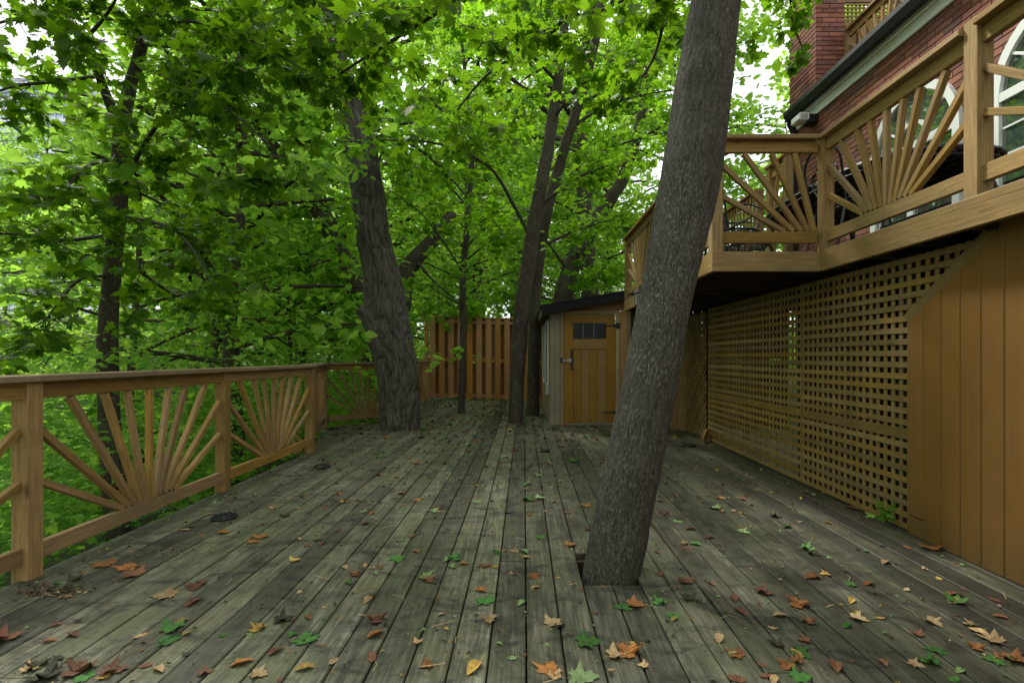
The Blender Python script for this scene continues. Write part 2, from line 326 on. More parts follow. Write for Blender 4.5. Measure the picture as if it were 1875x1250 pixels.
class MB:
    def __init__(s): s.V = []; s.F = []; s.U = []
    def add(s, V, Fc, U=None):
        n = len(s.V); s.V += [tuple(v) for v in V]; s.F += [tuple(i + n for i in f) for f in Fc]
        s.U += U if U is not None else [(0, 0)] * sum(len(f) for f in Fc); return s
    def plank(s, *a, **k): return s.add(*plank_geo(*a, **k))
    def box(s, lo, hi, ch=0.002):
        lo = Vector(lo); hi = Vector(hi); d = hi - lo; ax = max(range(3), key=lambda i: d[i]); c = (lo + hi) / 2
        p0, p1 = c.copy(), c.copy(); p0[ax] = lo[ax]; p1[ax] = hi[ax]; s1 = (ax + 1) % 3; s2 = (ax + 2) % 3
        sv = Vector((0, 0, 0)); sv[s1] = 1
        return s.add(*plank_geo(p0, p1, d[s1], d[s2], sv, ch))
    def tube(s, pts, r, n=8):
        pts = [Vector(p) for p in pts]; k = len(pts); rr = r if isinstance(r, (list, tuple)) else [r] * k
        V = []; t0 = (pts[1] - pts[0]).normalized(); u = t0.orthogonal().normalized()
        for i, p in enumerate(pts):
            t = (pts[min(i + 1, k - 1)] - pts[max(i - 1, 0)]).normalized(); u = (u - t * u.dot(t)).normalized(); w = t.cross(u)
            for j in range(n): a = 2 * math.pi * j / n; V.append(p + (u * math.cos(a) + w * math.sin(a)) * rr[i])
        Fc = [(i * n + j, i * n + (j + 1) % n, (i + 1) * n + (j + 1) % n, (i + 1) * n + j) for i in range(k - 1) for j in range(n)]
        Fc += [tuple(reversed(range(n))), tuple(range((k - 1) * n, k * n))]
        return s.add(V, Fc)
    def lathe(s, c, prof, n=20):
        V = []; c = Vector(c); k = len(prof)
        for r, z in prof:
            for j in range(n): a = 2 * math.pi * j / n; V.append(c + Vector((math.cos(a) * r, math.sin(a) * r, z)))
        Fc = [(i * n + j, i * n + (j + 1) % n, (i + 1) * n + (j + 1) % n, (i + 1) * n + j) for i in range(k - 1) for j in range(n)]
        Fc += [tuple(reversed(range(n))), tuple(range((k - 1) * n, k * n))]
        return s.add(V, Fc)
    def build(s, name, mat, parent=None, smooth=False, tone=None):
        me = mesh_arrays(name, s.V, [i for f in s.F for i in f], [len(f) for f in s.F], s.U, tone, smooth)
        return link(name, me, parent, mat)
def plank(name, parent, mat, p0, p1, w, t, side, **k): return MB().plank(p0, p1, w, t, side, **k).build(name, mat, parent)
def box(name, parent, mat, lo, hi, ch=0.002): return MB().box(lo, hi, ch).build(name, mat, parent)
def P(x, y, Y): return ((x - CX) * Y / F, Y, H - (y - CY) * Y / F)   # a photo point at distance Y

# ------------------------------------------------------------------ terrain
def sst(a, b, x): t = np.clip((x - a) / (b - a), 0, 1); return t * t * (3 - 2 * t)
def ground_z(X, Y):
    d = -2.7 - X
    z = -0.75 - 3.6 * sst(0.0, 12, d) + 8.0 * sst(15, 60, d)
    z = z + 0.45 * sst(12.5, 15, Y) * (1 - sst(-1, 4, d)) + 4.0 * sst(22, 90, Y)
    return z + 0.12 * np.sin(X * 1.3 + Y * .7) + 0.1 * np.sin(Y * 1.9 - X * .6)
def terrain():
    g = np.concatenate([np.linspace(-500, -60, 12)[:-1], np.linspace(-60, 60, 121), np.linspace(60, 500, 12)[1:]])
    X, Y = np.meshgrid(g, g + 20, indexing='ij'); Z = ground_z(X, Y); Z = np.where(Z > 30, 30, Z); n = len(g)
    idx = np.arange(n * n).reshape(n, n)
    q = np.stack([idx[:-1, :-1], idx[1:, :-1], idx[1:, 1:], idx[:-1, 1:]], -1).reshape(-1, 4)
    o = link('ground', mesh_arrays('ground', np.stack([X, Y, Z], -1).reshape(-1, 3), q, np.full(len(q), 4), smooth=True), None, M['soil'])
    tag(o, 'leafy ravine slope of soil falling away below the deck', kind='structure')
terrain()

# ------------------------------------------------------------------ lower deck
PITCH, X0 = 0.145, 0.008
deck = empty('deck', (0, 0, 0), 'weathered grey green plank deck scattered with fallen leaves', None, kind='structure')
E = [(-2.54, -1.5), (-2.54, 6.24), (-3.30, 8.50), (-2.15, 9.40), (-2.50, 12.0), (-2.50, 13.75)]
def yline(a, b, x): t = (x - a[0]) / (b[0] - a[0]); return a[1] + (b[1] - a[1]) * t
def intervals(x):
    """stretches of deck along Y at offset x: lists of (y0, y1)"""
    if x < -3.30: return []
    if x < -2.54: return [(yline(E[1], E[2], x), yline(E[2], E[3], x))]
    if x < -2.15: 
        a = (-1.5, yline(E[2], E[3], x)); b = (yline(E[3], E[4], max(x, -2.5)), 13.75)
        return [a, b]
    if x < 0.43: return [(-1.5, 13.75)]
    if x < 2.50: return [(-1.5, 8.72)]
    return [(-1.5, 8.72)]
TREE_HOLE = (0.298, 0.588, 2.62, 3.05)
joint_rows = []
ntouch = 0
for k in range(-23, 18):
    xl, xr = X0 + k * PITCH + 0.0035, X0 + (k + 1) * PITCH - 0.0035
    if k == -18: xl = max(xl, -2.54 - 0.07)
    xc = (xl + xr) / 2; coltint = rnd.random()
    IL, IR = intervals(xl + .001), intervals(xr - .001); IC = intervals(xc)
    if not IC: continue
    if len(IL) != len(IC): IL = IC
    if len(IR) != len(IC): IR = IC
    for (a, b), (al, bl), (ar, br) in zip(IC, IL, IR):
        ends = []
        cuts = [a]; y = a + rnd.uniform(0.8, 3.4)
        if k in (2, 3): cuts = [a, TREE_HOLE[2], TREE_HOLE[3]]; y = TREE_HOLE[3] + 2.8
        if k == 1: cuts = [a, 3.10]; y = 5.4
        if k == -1: cuts = [a, 2.93]; y = 6.6
        while y < b - 0.5:
            cuts.append(y); y += rnd.choice([3.05, 3.66, 4.27, 4.88])
        cuts.append(b)
        for c0, c1 in zip(cuts[:-1], cuts[1:]):
            if k in (2, 3) and abs(c0 - TREE_HOLE[2]) < 1e-6: continue
            zo = rnd.uniform(-0.0022, 0.0022)
            s0 = (ar - al) if c0 == a and abs(ar - al) < 1 else 0; s1 = (br - bl) if c1 == b and abs(br - bl) < 1 else 0
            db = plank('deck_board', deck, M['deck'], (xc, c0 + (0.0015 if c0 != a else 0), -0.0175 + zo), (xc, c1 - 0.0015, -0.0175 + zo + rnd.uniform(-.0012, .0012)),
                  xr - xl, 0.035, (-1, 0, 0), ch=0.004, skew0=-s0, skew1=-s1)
            db.color = (min(1, max(0, coltint + rnd.uniform(-.16, .16))), 0, 0, 1)
            joint_rows.append((xc, c0, c1))
# screws over the joists
mb = MB()
for xc, c0, c1 in joint_rows:
    ys = [y for y in np.arange(0.4, 9.0, 0.406) if c0 + .03 < y < c1 - .03] + [c0 + .025, c1 - .025]
    for y in ys:
        if y > 9 or y < .9: continue
        for dx in (-0.045, 0.045):
            x = xc + dx + rnd.uniform(-.006, .006); yy = y + rnd.uniform(-.008, .008)
            V = [(x + 0.0042 * math.cos(i * math.pi / 3), yy + 0.0042 * math.sin(i * math.pi / 3), 0.0028) for i in range(6)]
            mb.add(V, [(0, 1, 2, 3, 4, 5)])
o = mb.build('screw_heads', M['black'], deck); o['kind'] = 'stuff'
# joists and beams below
for y in np.arange(0.4, 13.6, 0.406):
    x0, x1 = (-2.5, 2.5) if y < 8.6 else ((-2.1, 0.42) if y > 9.5 else (-2.5, 0.42))
    if TREE_HOLE[2] < y < TREE_HOLE[3] and False: continue
    if abs(y - 2.836) < .03: y = 3.035
    plank('joist', deck, M['joist'], (x0, y, -0.13), (x1, y, -0.13), 0.185, 0.038, (0, 0, 1))
for a, b in zip(E[:-1], E[1:]):
    d = Vector((b[0] - a[0], b[1] - a[1], 0)).normalized(); nrm = Vector((-d.y, d.x, 0)) * -1
    plank('rim_board', deck, M['joist'], Vector((a[0], a[1], -0.135)) + nrm * .03 + d * .02, Vector((b[0], b[1], -0.135)) + nrm * .03 - d * .02, 0.185, 0.035, (0, 0, 1))
for x, y in ((-2.3, 1.5), (-2.3, 4.2), (-2.3, 6.2), (-2.9, 8.4), (-2.2, 11.5), (-2.2, 13.4)):
    plank('support_post', deck, M['joist'], (x, y, -2.2), (x, y, -0.23), 0.09, 0.09, (1, 0, 0))

# ------------------------------------------------------------------ sunburst railings
PW = 0.089
def rail_post(parent, x, y, z0, z1, mat, ang=0.0):
    return plank('post', parent, mat, (x, y, z0), (x, y, z1), PW, PW, (math.cos(ang), math.sin(ang), 0), ch=0.004)
def rail_section(parent, A, B, zd, h, mats, mode='full', gap=0.045, bot=0.08, cap=True, capext=(0, 0)):
    """top rail, cap board, bottom rail and the fan of bars between two posts; A, B are post centres"""
    A = Vector((A[0], A[1], 0)); B = Vector((B[0], B[1], 0)); d = (B - A); L = d.length; d /= L; nrm = Vector((-d.y, d.x, 0))
    a = A + d * gap; b = B - d * gap; up = Vector((0, 0, 1)); ct = 0.036
    def pt(s, z): return A + d * s + up * (zd + z)
    if cap: plank('cap_board', parent, mats[1], A - d * capext[0] + up * (zd + h - ct / 2), B + d * capext[1] + up * (zd + h - ct / 2), 0.14, ct, nrm, ch=0.005)
    plank('top_rail', parent, mats[0], a + up * (zd + h - ct - 0.0455), b + up * (zd + h - ct - 0.0455), 0.089, 0.038, up)
    plank('bottom_rail', parent, mats[0], a + up * (zd + bot + 0.0445), b + up * (zd + bot + 0.0445), 0.089, 0.038, up)
    z0, z1 = bot + 0.0895, h - ct - 0.0905; hh = z1 - z0
    def bar(s0, s1, ze):
        dx, dz = s1 - s0, ze - z0; l = math.hypot(dx, dz); dr = d * (dx / l) + up * (dz / l)
        # bars are cut square and butt just short of rail or post
        e = 0.019 * abs(dx) / l if ze >= z1 - 1e-4 else 0.019 * abs(dz) / l
        p = pt(s0, z0) + dr * (0.0 + 0.014 * abs(dx) / l + .001); q = pt(s1, ze) - dr * (e * 0.6 + .001)
        plank('baluster_bar', parent, mats[0], p, q, 0.038, 0.036, dr.cross(nrm), ch=0.003)
    sc = hh / 0.745
    m = L / 2; half = m - gap
    def fan(c, sgn, half, ks=range(1, 6)):
        tops = {1: 0.215 * sc, 2: 0.40 * sc, 3: 0.68 * sc}
        for kk in ks:
            b0 = 0.046 * kk if half > .7 else 0.042 * kk
            if kk <= 3:
                w = min(tops[kk], half * (0.24, 0.46, 0.76)[kk - 1]); bar(c + sgn * b0, c + sgn * w, z1)
            else:
                bar(c + sgn * b0, c + sgn * half, z0 + hh * (0.80 if kk == 4 else 0.43))
    if mode == 'full':
        bar(m, m + 0.001, z1); fan(m, 1, half); fan(m, -1, half)
    elif mode == 'end':       # half a sunburst, rising from post B
        c = L - gap - 0.02
        w = L - 2 * gap
        for b0, w1 in ((0.0, 0.21), (0.05, 0.45), (0.10, 0.74)): bar(c - b0, c - w * w1, z1)
        for b0, ze in ((0.16, 0.86), (0.23, 0.46)): bar(c - b0, gap, z0 + hh * ze)
LR = ('rail', 'cap')
lm = (M['rail'], M['cap'])
xr_ = -2.589
r1 = empty('deck_railing', (xr_, 2.7, 0), 'long brown sunburst railing along the left edge of the lower deck, nearest the viewer', 'railing')
py = [-0.95, 0.875, 2.709, 4.465, 6.285]
for i, y in enumerate(py): rail_post(r1, xr_, y, -0.32, 1.018, M['rail'])
for i in range(4): rail_section(r1, (xr_, py[i]), (xr_, py[i + 1]), 0, 1.055, lm, capext=(0, 0.0015 - .003 if i < 3 else 0.05))
trl = empty('trellis_panel', (-2.9, 6.2, 0), 'small diamond trellis with a plain board outside the end of the long railing', 'trellis')
for s_ in (1, -1):
    c = -3.6
    while c < -2.0:
        t0 = sorted([(-3.02 - c) * s_, (-2.70 - c) * s_]); a_, b_ = max(0, t0[0]), min(.98, t0[1])
        if b_ - a_ > .04: plank('lattice_strip', trl, M['rail'], (c + s_ * a_, 6.30 + .005 * s_, -.02 + a_), (c + s_ * b_, 6.30 + .005 * s_, -.02 + b_), .034, .008, (1, 0, 1), ch=.001)
        c += .105
plank('board', trl, M['rail'], (-2.675, 6.44, -.1), (-2.675, 6.44, .96), .012, .2, (1, 0, 0))
lo_ = (M['rail_orange'], M['cap'])
r2 = empty('deck_railing', (-3.30, 8.55, 0), 'short railing angling outward past the end of the long railing', 'railing')
pA = Vector((-2.68, 6.42, 0)); pB = Vector((-3.30, 8.58, 0))
rail_post(r2, pB.x, pB.y, -.3, 1.018, M['rail_orange'], math.atan2(2.16, -.62) - math.pi / 2)
rail_section(r2, (pA.x, pA.y), (pB.x, pB.y), 0, 1.055, lo_, gap=0.05, capext=(-.05, 0.02))
r3 = empty('deck_railing', (-2.15, 9.45, 0), 'sunburst railing crossing behind the thick furrowed trunk', 'railing')
pC = (-2.12, 9.45)
rail_post(r3, *pC, -.3, 1.018, M['rail_orange'], math.atan2(.87, 1.18))
rail_section(r3, (pB.x, pB.y), pC, 0, 1.055, lo_, capext=(-.07, 0.0), gap=0.06)
r4 = empty('deck_railing', (-2.52, 12.05, 0), 'far short railing ending at the tall back fence', 'railing')
rail_post(r4, -2.53, 12.05, -.3, 1.018, M['rail_orange']); rail_post(r4, -2.53, 13.66, -.3, 1.018, M['rail_orange'])
rail_section(r4, (-2.2, 9.60), (-2.53, 12.05), 0, 1.055, lo_, gap=0.07, capext=(-.1, 0.0))
rail_section(r4, (-2.53, 12.05), (-2.53, 13.66), 0, 1.055, lo_, capext=(-.002, 0.0))

# ------------------------------------------------------------------ back fence
fen = empty('board_fence', (-1.1, 13.75, 0), 'tall orange brown shadowbox fence closing the far end of the deck', 'fence')
def fz(x): return -0.028 * (x + 2.5)
FX0, FX1 = -2.56, 0.95
for x in (FX0 - .04, -0.9, FX1):
    z = fz(x); plank('fence_post', fen, M['fence'], (x, 13.822, -1.0), (x, 13.822, 2.19 + z), 0.09, 0.09, (1, 0, 0))
for z in (0.145, 1.09, 2.10):
    plank('fence_rail', fen, M['fence'], (FX0, 13.775, z + fz(FX0)), (FX1, 13.775, z + fz(FX1)), 0.089, 0.038, (0, 0, 1))
plank('fence_cap', fen, M['fence'], (FX0 - .09, 13.80, 2.215 + fz(FX0)), (FX1 + .05, 13.80, 2.215 + fz(FX1)), 0.14, 0.036, (0, 1, 0))
k = 0; x = FX0 + 0.13
while x < FX1:
    z = fz(x)
    plank('fence_board', fen, M['fence'], (x, 13.745, 0.075 + z), (x, 13.745, 2.19 + z), 0.142, 0.019, (1, 0, 0))
    plank('fence_board', fen, M['fence_back'], (x + 0.123, 13.875, 0.075 + z), (x + 0.123, 13.875, 2.19 + z), 0.142, 0.019, (1, 0, 0))
    x += 0.247

# ------------------------------------------------------------------ shed under the upper deck
shed = empty('garden_shed', (1.3, 8.75, 0), 'small timber shed with sloping black roof at the back of the deck', 'shed')
SY = 8.75
def roof_z(x): return 2.0 + (x - 0.28) * 0.172
DX0, DX1, DZ0, DZ1 = 0.665, 1.53, 0.045, 1.865        # door leaf
# front wall: vertical boards left and right of the door, a header above
edges = [0.43, 0.515, 0.60]
for a, b in zip(edges[:-1], edges[1:]): plank('wall_board', shed, M['shedgrey'], ((a + b) / 2, SY, 0.002), ((a + b) / 2, SY, roof_z(a) - .01), b - a - .003, 0.03, (1, 0, 0))
plank('door_casing', shed, M['shedpale'], (0.632, SY - .02, 0.002), (0.632, SY - .02, DZ1 + .055), 0.062, 0.04, (1, 0, 0))
plank('door_casing', shed, M['shedpale'], (1.563, SY - .02, 0.002), (1.563, SY - .02, DZ1 + .055), 0.062, 0.04, (1, 0, 0))
plank('door_casing', shed, M['shedpale'], (0.665, SY - .02, DZ1 + .029), (1.53, SY - .02, DZ1 + .029), 0.052, 0.04, (0, 0, 1))
mb = MB()
V = [(0.604, SY - .01, DZ1 + .057), (2.3, SY - .01, DZ1 + .057), (2.3, SY - .01, roof_z(2.3) - .02), (0.604, SY - .01, roof_z(.604) - .02)]
V += [(x, y + .03, z) for x, y, z in V]
mb.add(V, [(0, 1, 2, 3), (7, 6, 5, 4), (0, 4, 5, 1), (1, 5, 6, 2), (2, 6, 7, 3), (3, 7, 4, 0)], [(x, z) for f in [(0, 1, 2, 3), (7, 6, 5, 4), (0, 4, 5, 1), (1, 5, 6, 2), (2, 6, 7, 3), (3, 7, 4, 0)] for x, y, z in [V[i] for i in f]])
mb.build('gable_board', M['shedbrown'], shed)
for i, x in enumerate(np.arange(1.665, 2.3, 0.142)):
    plank('wall_board', shed, M['shedbrown'], (x, SY, 0.002), (x, SY, DZ1 + .05), 0.139, 0.03, (1, 0, 0))
box('door_sill', shed, M['shedgrey'], (0.665, SY - .03, 0.003), (1.53, SY + .05, 0.038))
# left side wall (seen at a glancing angle), with a narrow window and a grey socket box
for i, y in enumerate(np.arange(8.86, 12.5, 0.18)):
    plank('side_board', shed, M['shedpale'], (0.447, y, 0.002), (0.447, y, 1.96), 0.177, 0.03, (0, 1, 0))
for y, z0, z1 in ((9.25, .62, 1.80), (10.15, .62, 1.80), (10.6, .62, 1.8), (11.5, .62, 1.8)):
    plank('window_trim', shed, M['white'], (0.418, y, z0), (0.418, y, z1), 0.06, 0.028, (0, 1, 0))
for y0, y1 in ((9.28, 10.12), (10.63, 11.47)):
    f = box('window_pane', shed, M['glass_dark'], (0.424, y0, .66), (0.4305, y1, 1.76))
    for z in (.64, 1.78): plank('window_trim', shed, M['white'], (0.418, y0, z), (0.418, y1, z), 0.05, 0.028, (0, 0, 1))
box('socket_box', shed, M['plastic_grey'], (0.37, 8.98, .50), (0.4315, 9.10, .68), .01)
box('back_wall', shed, M['shedbrown'], (0.45, 12.5, 0.0), (3.4, 12.54, 1.95))
# roof slab with roofing and fascia
mb = MB(); y0, y1 = 8.50, 12.7
for (zt, zb, nm, mt) in ((0.0, -0.028, 'roofing', 'roofing'),):
    A_ = [(0.26, y0, roof_z(.26)), (2.6, y0, roof_z(2.6)), (2.6, y1, roof_z(2.6)), (0.26, y1, roof_z(.26))]
    V = A_ + [(x, y, z - .03) for x, y, z in A_]
    mb.add(V, [(0, 1, 2, 3), (7, 6, 5, 4), (0, 4, 5, 1), (1, 5, 6, 2), (2, 6, 7, 3), (3, 7, 4, 0)])
mb.build('roofing', M['roofing'], shed)
plank('front_fascia', shed, M['roofing'], (0.275, y0 + .02, roof_z(.275) - .095), (2.6, y0 + .02, roof_z(2.6) - .095), 0.125, 0.03, (0, 0, 1))
plank('side_fascia', shed, M['shedgrey'], (0.29, y0 + .04, roof_z(.26) - .10), (0.29, y1, roof_z(.26) - .10), 0.13, 0.03, (0, 0, 1))
plank('soffit_board', shed, M['shedgrey'], (0.37, y0 + .04, roof_z(.3) - .12), (0.37, y1, roof_z(.3) - .12), 0.12, 0.015, (1, 0, 0))
# door: stiles, rails, vertical boards, small leaded window, black strap hinges, latch
door = empty('door', (0, 0, 0)); door.parent = shed; door.location = (0.665 - 1.3, 0, 0)
D = lambda nm, mt, p0, p1, w, t, sd: plank(nm, door, mt, p0, p1, w, t, sd)
yd = SY - .01
D('door_stile', M['door'], (0.745, yd, DZ0), (0.745, yd, DZ1), 0.152, 0.038, (1, 0, 0)); D('door_stile', M['door'], (1.449, yd, DZ0), (1.449, yd, DZ1), 0.152, 0.038, (1, 0, 0))
D('door_rail', M['door'], (0.822, yd, 1.787), (1.372, yd, 1.787), 0.15, 0.038, (0, 0, 1)); D('door_rail', M['door'], (0.822, yd, 1.365), (1.372, yd, 1.365), 0.165, 0.038, (0, 0, 1))
for i in range(4):
    x = 0.8235 + 0.1373 * (i + .5); D('door_panel_board', M['door'], (x, yd + .006, DZ0), (x, yd + .006, 1.281), 0.1345, 0.022, (1, 0, 0))
MB().box((0.822, yd - .002, 1.45), (1.372, yd + .006, 1.71)).build('window_pane', M['glass_dark'], door)
for x in (0.99, 1.17): D('glazing_bar', M['steel'], (x, yd - .006, 1.452), (x, yd - .006, 1.708), 0.008, 0.006, (1, 0, 0))
for z in (1.56,): D('glazing_bar', M['iron'], (0.824, yd - .0125, z), (1.37, yd - .0125, z), 0.005, 0.005, (0, 0, 1))
def strap_hinge(z):
    mb = MB(); y = yd - .024; V = [(1.59, y, z + .028), (1.50, y, z + .028), (1.49, y, z + .014), (1.33, y, z + .008), (1.30, y, z), (1.33, y, z - .008), (1.49, y, z - .014), (1.50, y, z - .028), (1.59, y, z - .028)]
    n = len(V); V2 = [(a, b - .005, c) for a, b, c in V]
    mb.add(V + V2, [tuple(range(n)), tuple(reversed(range(n, 2 * n)))] + [(i, n + i, n + (i + 1) % n, (i + 1) % n) for i in range(n)])
    mb.box((1.545, y - .012, z - .045), (1.61, y + .0, z + .045)); mb.tube([(1.545, y - .008, z - .05), (1.545, y - .008, z + .05)], .009, 8)
    mb.build('strap_hinge', M['black'], door)
strap_hinge(1.67); strap_hinge(0.22)
mb = MB(); mb.box((0.72, yd - .045, 1.06), (0.79, yd - .019, 1.12)); mb.box((0.60, yd - .05, 1.075), (0.73, yd - .03, 1.095)); mb.tube([(0.735, yd - .055, 1.09), (0.755, yd - .085, 1.09), (0.775, yd - .055, 1.09)], .006, 6)
mb.build('latch', M['steel'], door)
MB().box((0.775, yd - .035, 0.93), (0.812, yd - .02, 1.27)).build('handle_plate', M['black'], door)
MB().box((0.60, SY - .06, 1.05), (0.645, SY - .041, 1.13)).build('latch_keep', M['black'], shed)

# ------------------------------------------------------------------ lattice wall below the upper deck
LX = 2.53
lat = empty('lattice_screen', (LX, 5.9, 0), 'square lattice screen closing the far half of the space under the upper deck', 'lattice', 'lattice screens below the upper deck')
lat2 = empty('lattice_screen', (LX, 4.0, 0), 'square lattice screen with a slanting top corner beside the orange siding', 'lattice', 'lattice screens below the upper deck')
LP = 0.0762
def diag_z(y): return 1.78 + (2.817 - y) * (0.40 / 0.575)     # slanted trim line on the wall plane
ztop = 1.79
def lattice(parent, ya, yb, slant=False):
    """strips 38 mm wide; horizontal ones in front"""
    nz = int(ztop / LP)
    for i in range(nz + 1):
        z = 0.03 + i * LP
        if z > ztop: break
        a = ya
        w = 0.039
        if i == 8: w = 0.07
        if slant and z > diag_z(3.395): a = max(2.817 + (1.78 - z) * .575 / .40, 2.79)
        plank('lattice_strip', parent, M['lattice'], (LX - .004, a, z), (LX - .004, yb, z + rnd.uniform(-.004, .004)), w, 0.008, (0, 0, 1), ch=.001)
    ny = int((yb - ya) / LP)
    y = yb - 0.02
    while y > (2.86 if slant else ya):
        zt = ztop + .02 if (not slant or y > 3.40) else ztop + .02
        zb = 0.012 if (y > ya) else diag_z(y)
        if zt - zb > .03: plank('lattice_strip', parent, M['lattice'], (LX + .0045, y, zb), (LX + .0045, y + rnd.uniform(-.004, .004), zt), 0.034, 0.008, (0, 1, 0), ch=.001)
        y -= LP
lattice(lat, 4.745, 7.14); lattice(lat2, 3.40, 4.735, True)
# diagonal trim lying along the slanted edge
plank('edge_trim', lat2, M['lattice'], (LX - .018, 3.41, diag_z(3.41) + .03), (LX - .018, 2.60, diag_z(2.60) + .03), 0.07, 0.018, (0, 0, 1))
plank('frame_post', lat, M['joist'], (LX + .06, 4.74, 0), (LX + .06, 4.74, 1.82), .089, .089, (1, 0, 0)); plank('frame_post', lat, M['lattice'], (LX + .06, 7.15, 0), (LX + .06, 7.15, 1.82), .089, .089, (1, 0, 0))
plank('frame_post', lat2, M['joist'], (LX + .06, 3.45, 0), (LX + .06, 3.45, 1.82), .089, .089, (1, 0, 0))
plank('frame_rail', lat2, M['joist'], (LX + .06, 3.5, .61), (LX + .06, 4.69, .61), .089, .038, (0, 0, 1)); plank('frame_rail', lat, M['joist'], (LX + .06, 4.79, .61), (LX + .06, 7.1, .61), .089, .038, (0, 0, 1))
# narrow diamond lattice further back
lat3 = empty('lattice_screen', (LX, 7.6, 0), 'narrow diamond lattice panel in the dark corner beside the shed', 'lattice', 'lattice screens below the upper deck')
def diamond(parent, ya, yb, z0, z1):
    for s in (1, -1):
        c = ya - (z1 - z0)
        while c < yb + (z1 - z0):
            pts = []
            y0_, y1_ = c, c + s * (z1 - z0)
            # clip line z = z0 + (y-c)*s to the panel
            t0, t1 = 0.0, z1 - z0
            lo_t = [(ya - c) * s, (yb - c) * s]; lo_t.sort()
            t0 = max(t0, lo_t[0]); t1 = min(t1, lo_t[1])
            if t1 - t0 > .05:
                xx = LX + (.0045 if s > 0 else -.004)
                plank('lattice_strip', parent, M['lattice'], (xx, c + s * t0, z0 + t0), (xx, c + s * t1, z0 + t1), .032, .008, (0, 1, 1), ch=.001)
            c += 0.095
diamond(lat3, 7.22, 8.12, 0.01, 1.78)
plank('frame_post', lat3, M['lattice'], (LX - .02, 8.17, 0), (LX - .02, 8.17, 1.82), .089, .089, (1, 0, 0))
# dark boarded return between lattice and shed
ret = empty('board_wall', (2.35, 8.2, 0), 'brown boarded return wall in shade between shed and lattice', 'wall')
for x in (2.21, 2.35, 2.49): plank('wall_board', ret, M['shedbrown'], (x, 8.22, 0.003), (x, 8.22, 1.95), .137, .025, (1, 0, 0))
plank('wall_board', ret, M['shedbrown'], (2.14, 8.49, 0.003), (2.14, 8.49, 1.95), .48, .025, (0, 1, 0))
wedge = MB().plank((2.36, 6.86, 0.03), (2.50, 7.12, 0.13), 0.09, 0.038, (0, .3, 1)).build('wood_offcut', M['lattice'])
tag(wedge, 'short offcut of timber propped against the foot of the lattice', 'board')

# ------------------------------------------------------------------ orange siding
sid = empty('siding_wall', (2.5, 2.2, 0), 'orange brown wall of vertical boards under the near end of the upper deck', 'wall')
y = 3.392; pit = 0.1372
while y > -1.4:
    y2 = y - pit; ym = (y + y2) / 2
    def top(yy): return min(diag_z(yy) - .012, 1.99) if yy > 2.50 else 1.99
    za, zb = top(y), top(y2)
    x = 2.497; a, b = y - .0015, y2 + .0015; c = .004
    z0_ = 0.13 if y > 3.39 else 0.004
    Vv = [(x + c, a, z0_), (x, a - c, z0_), (x, b + c, z0_), (x + c, b, z0_), (x + .02, b, z0_), (x + .02, a, z0_)]
    Vt = [(q[0], q[1], za + (zb - za) * (a - q[1]) / (a - b)) for q in Vv]
    Fc = [(i, (i + 1) % 6, 6 + (i + 1) % 6, 6 + i) for i in range(6)] + [(5, 4, 3, 2, 1, 0), tuple(range(6, 12))]
    VV = Vv + Vt; vo = rnd.uniform(0, 9)
    U = [(VV[i][2] + vo, VV[i][1] + vo) for f in Fc for i in f]
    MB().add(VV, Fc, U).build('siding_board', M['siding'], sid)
    y = y2
plank('siding_board', sid, M['siding'], (2.507, 3.32, .004), (2.507, 3.32, .122), .13, .02, (0, 1, 0))
for y in (3.28, 2.2, 1.1, 0.0): plank('stud', sid, M['joist'], (2.57, y, 0), (2.57, y, 1.3 if y > 3 else 1.8), .089, .038, (1, 0, 0))

# ------------------------------------------------------------------ upper deck
UZ = 1.983; UX0, UX1, UY = 1.487, 2.354, 4.15
up = empty('upper_deck', (3.0, 5.0, 0), 'raised timber terrace on broad fascia boards beside the brick house', 'deck')
fh, ft = 0.157, 0.038
zc = UZ - fh / 2
plank('fascia_board', up, M['upper'], (UX0, UY - ft / 2, zc), (UX1 + 0.0, UY - ft / 2, zc), fh, ft, (0, 0, 1), ch=.003)
plank('fascia_board', up, M['upper'], (UX1 - ft / 2 + .019, UY - ft - .001, zc), (UX1 - ft / 2 + .019, -1.5, zc), fh, ft, (0, 0, 1), ch=.003)
plank('fascia_board', up, M['upper'], (UX0 + ft / 2, UY + .001, zc), (UX0 + ft / 2, 7.74, zc), fh, ft, (0, 0, 1), ch=.003)
plank('fascia_board', up, M['upper'], (UX0 + ft, 7.72, zc), (4.15, 7.72, zc), fh, ft, (0, 0, 1), ch=.003)
# joists running across, floor boards along Y
for yj in np.arange(-1.3, 7.7, 0.406):
    xa = UX1 + .03 if yj < UY else UX0 + ft + .002
    plank('joist', up, M['joist'], (xa, yj, UZ - .03 - .0665), (4.15, yj, UZ - .03 - .0665), .127, .038, (0, 0, 1))
plank('beam', up, M['joist'], (2.7, -1.3, 1.74), (2.7, 7.7, 1.74), .17, .08, (0, 0, 1))
xb = UX0 + .072
while xb < 4.12:
    ya = UY + .002 if xb < UX1 + .02 else -1.5
    plank('floor_board', up, M['deck'], (xb, ya, UZ - .012), (xb, 7.74 if xb < 1.95 else 9.1, UZ - .012), .139, .03, (1, 0, 0)).color = (rnd.random(), 0, 0, 1)  # right-hand boards run on past the fascia, unseen, added against light leaking below
    xb += .1415
for x, y in ((3.2, 1.5), (3.2, 4.6), (3.2, 7.5), (1.6, 7.6)): plank('support_post', up, M['joist'], (x, y, -.05), (x, y, 1.82), .09, .09, (1, 0, 0))
um = (M['upper'], M['upper'])
uh = 0.924
u1 = empty('upper_railing', (UX1, 2.7, UZ), 'sunburst railing of the upper deck beside the arched windows', 'railing')
ux = UX1 + 0.0445
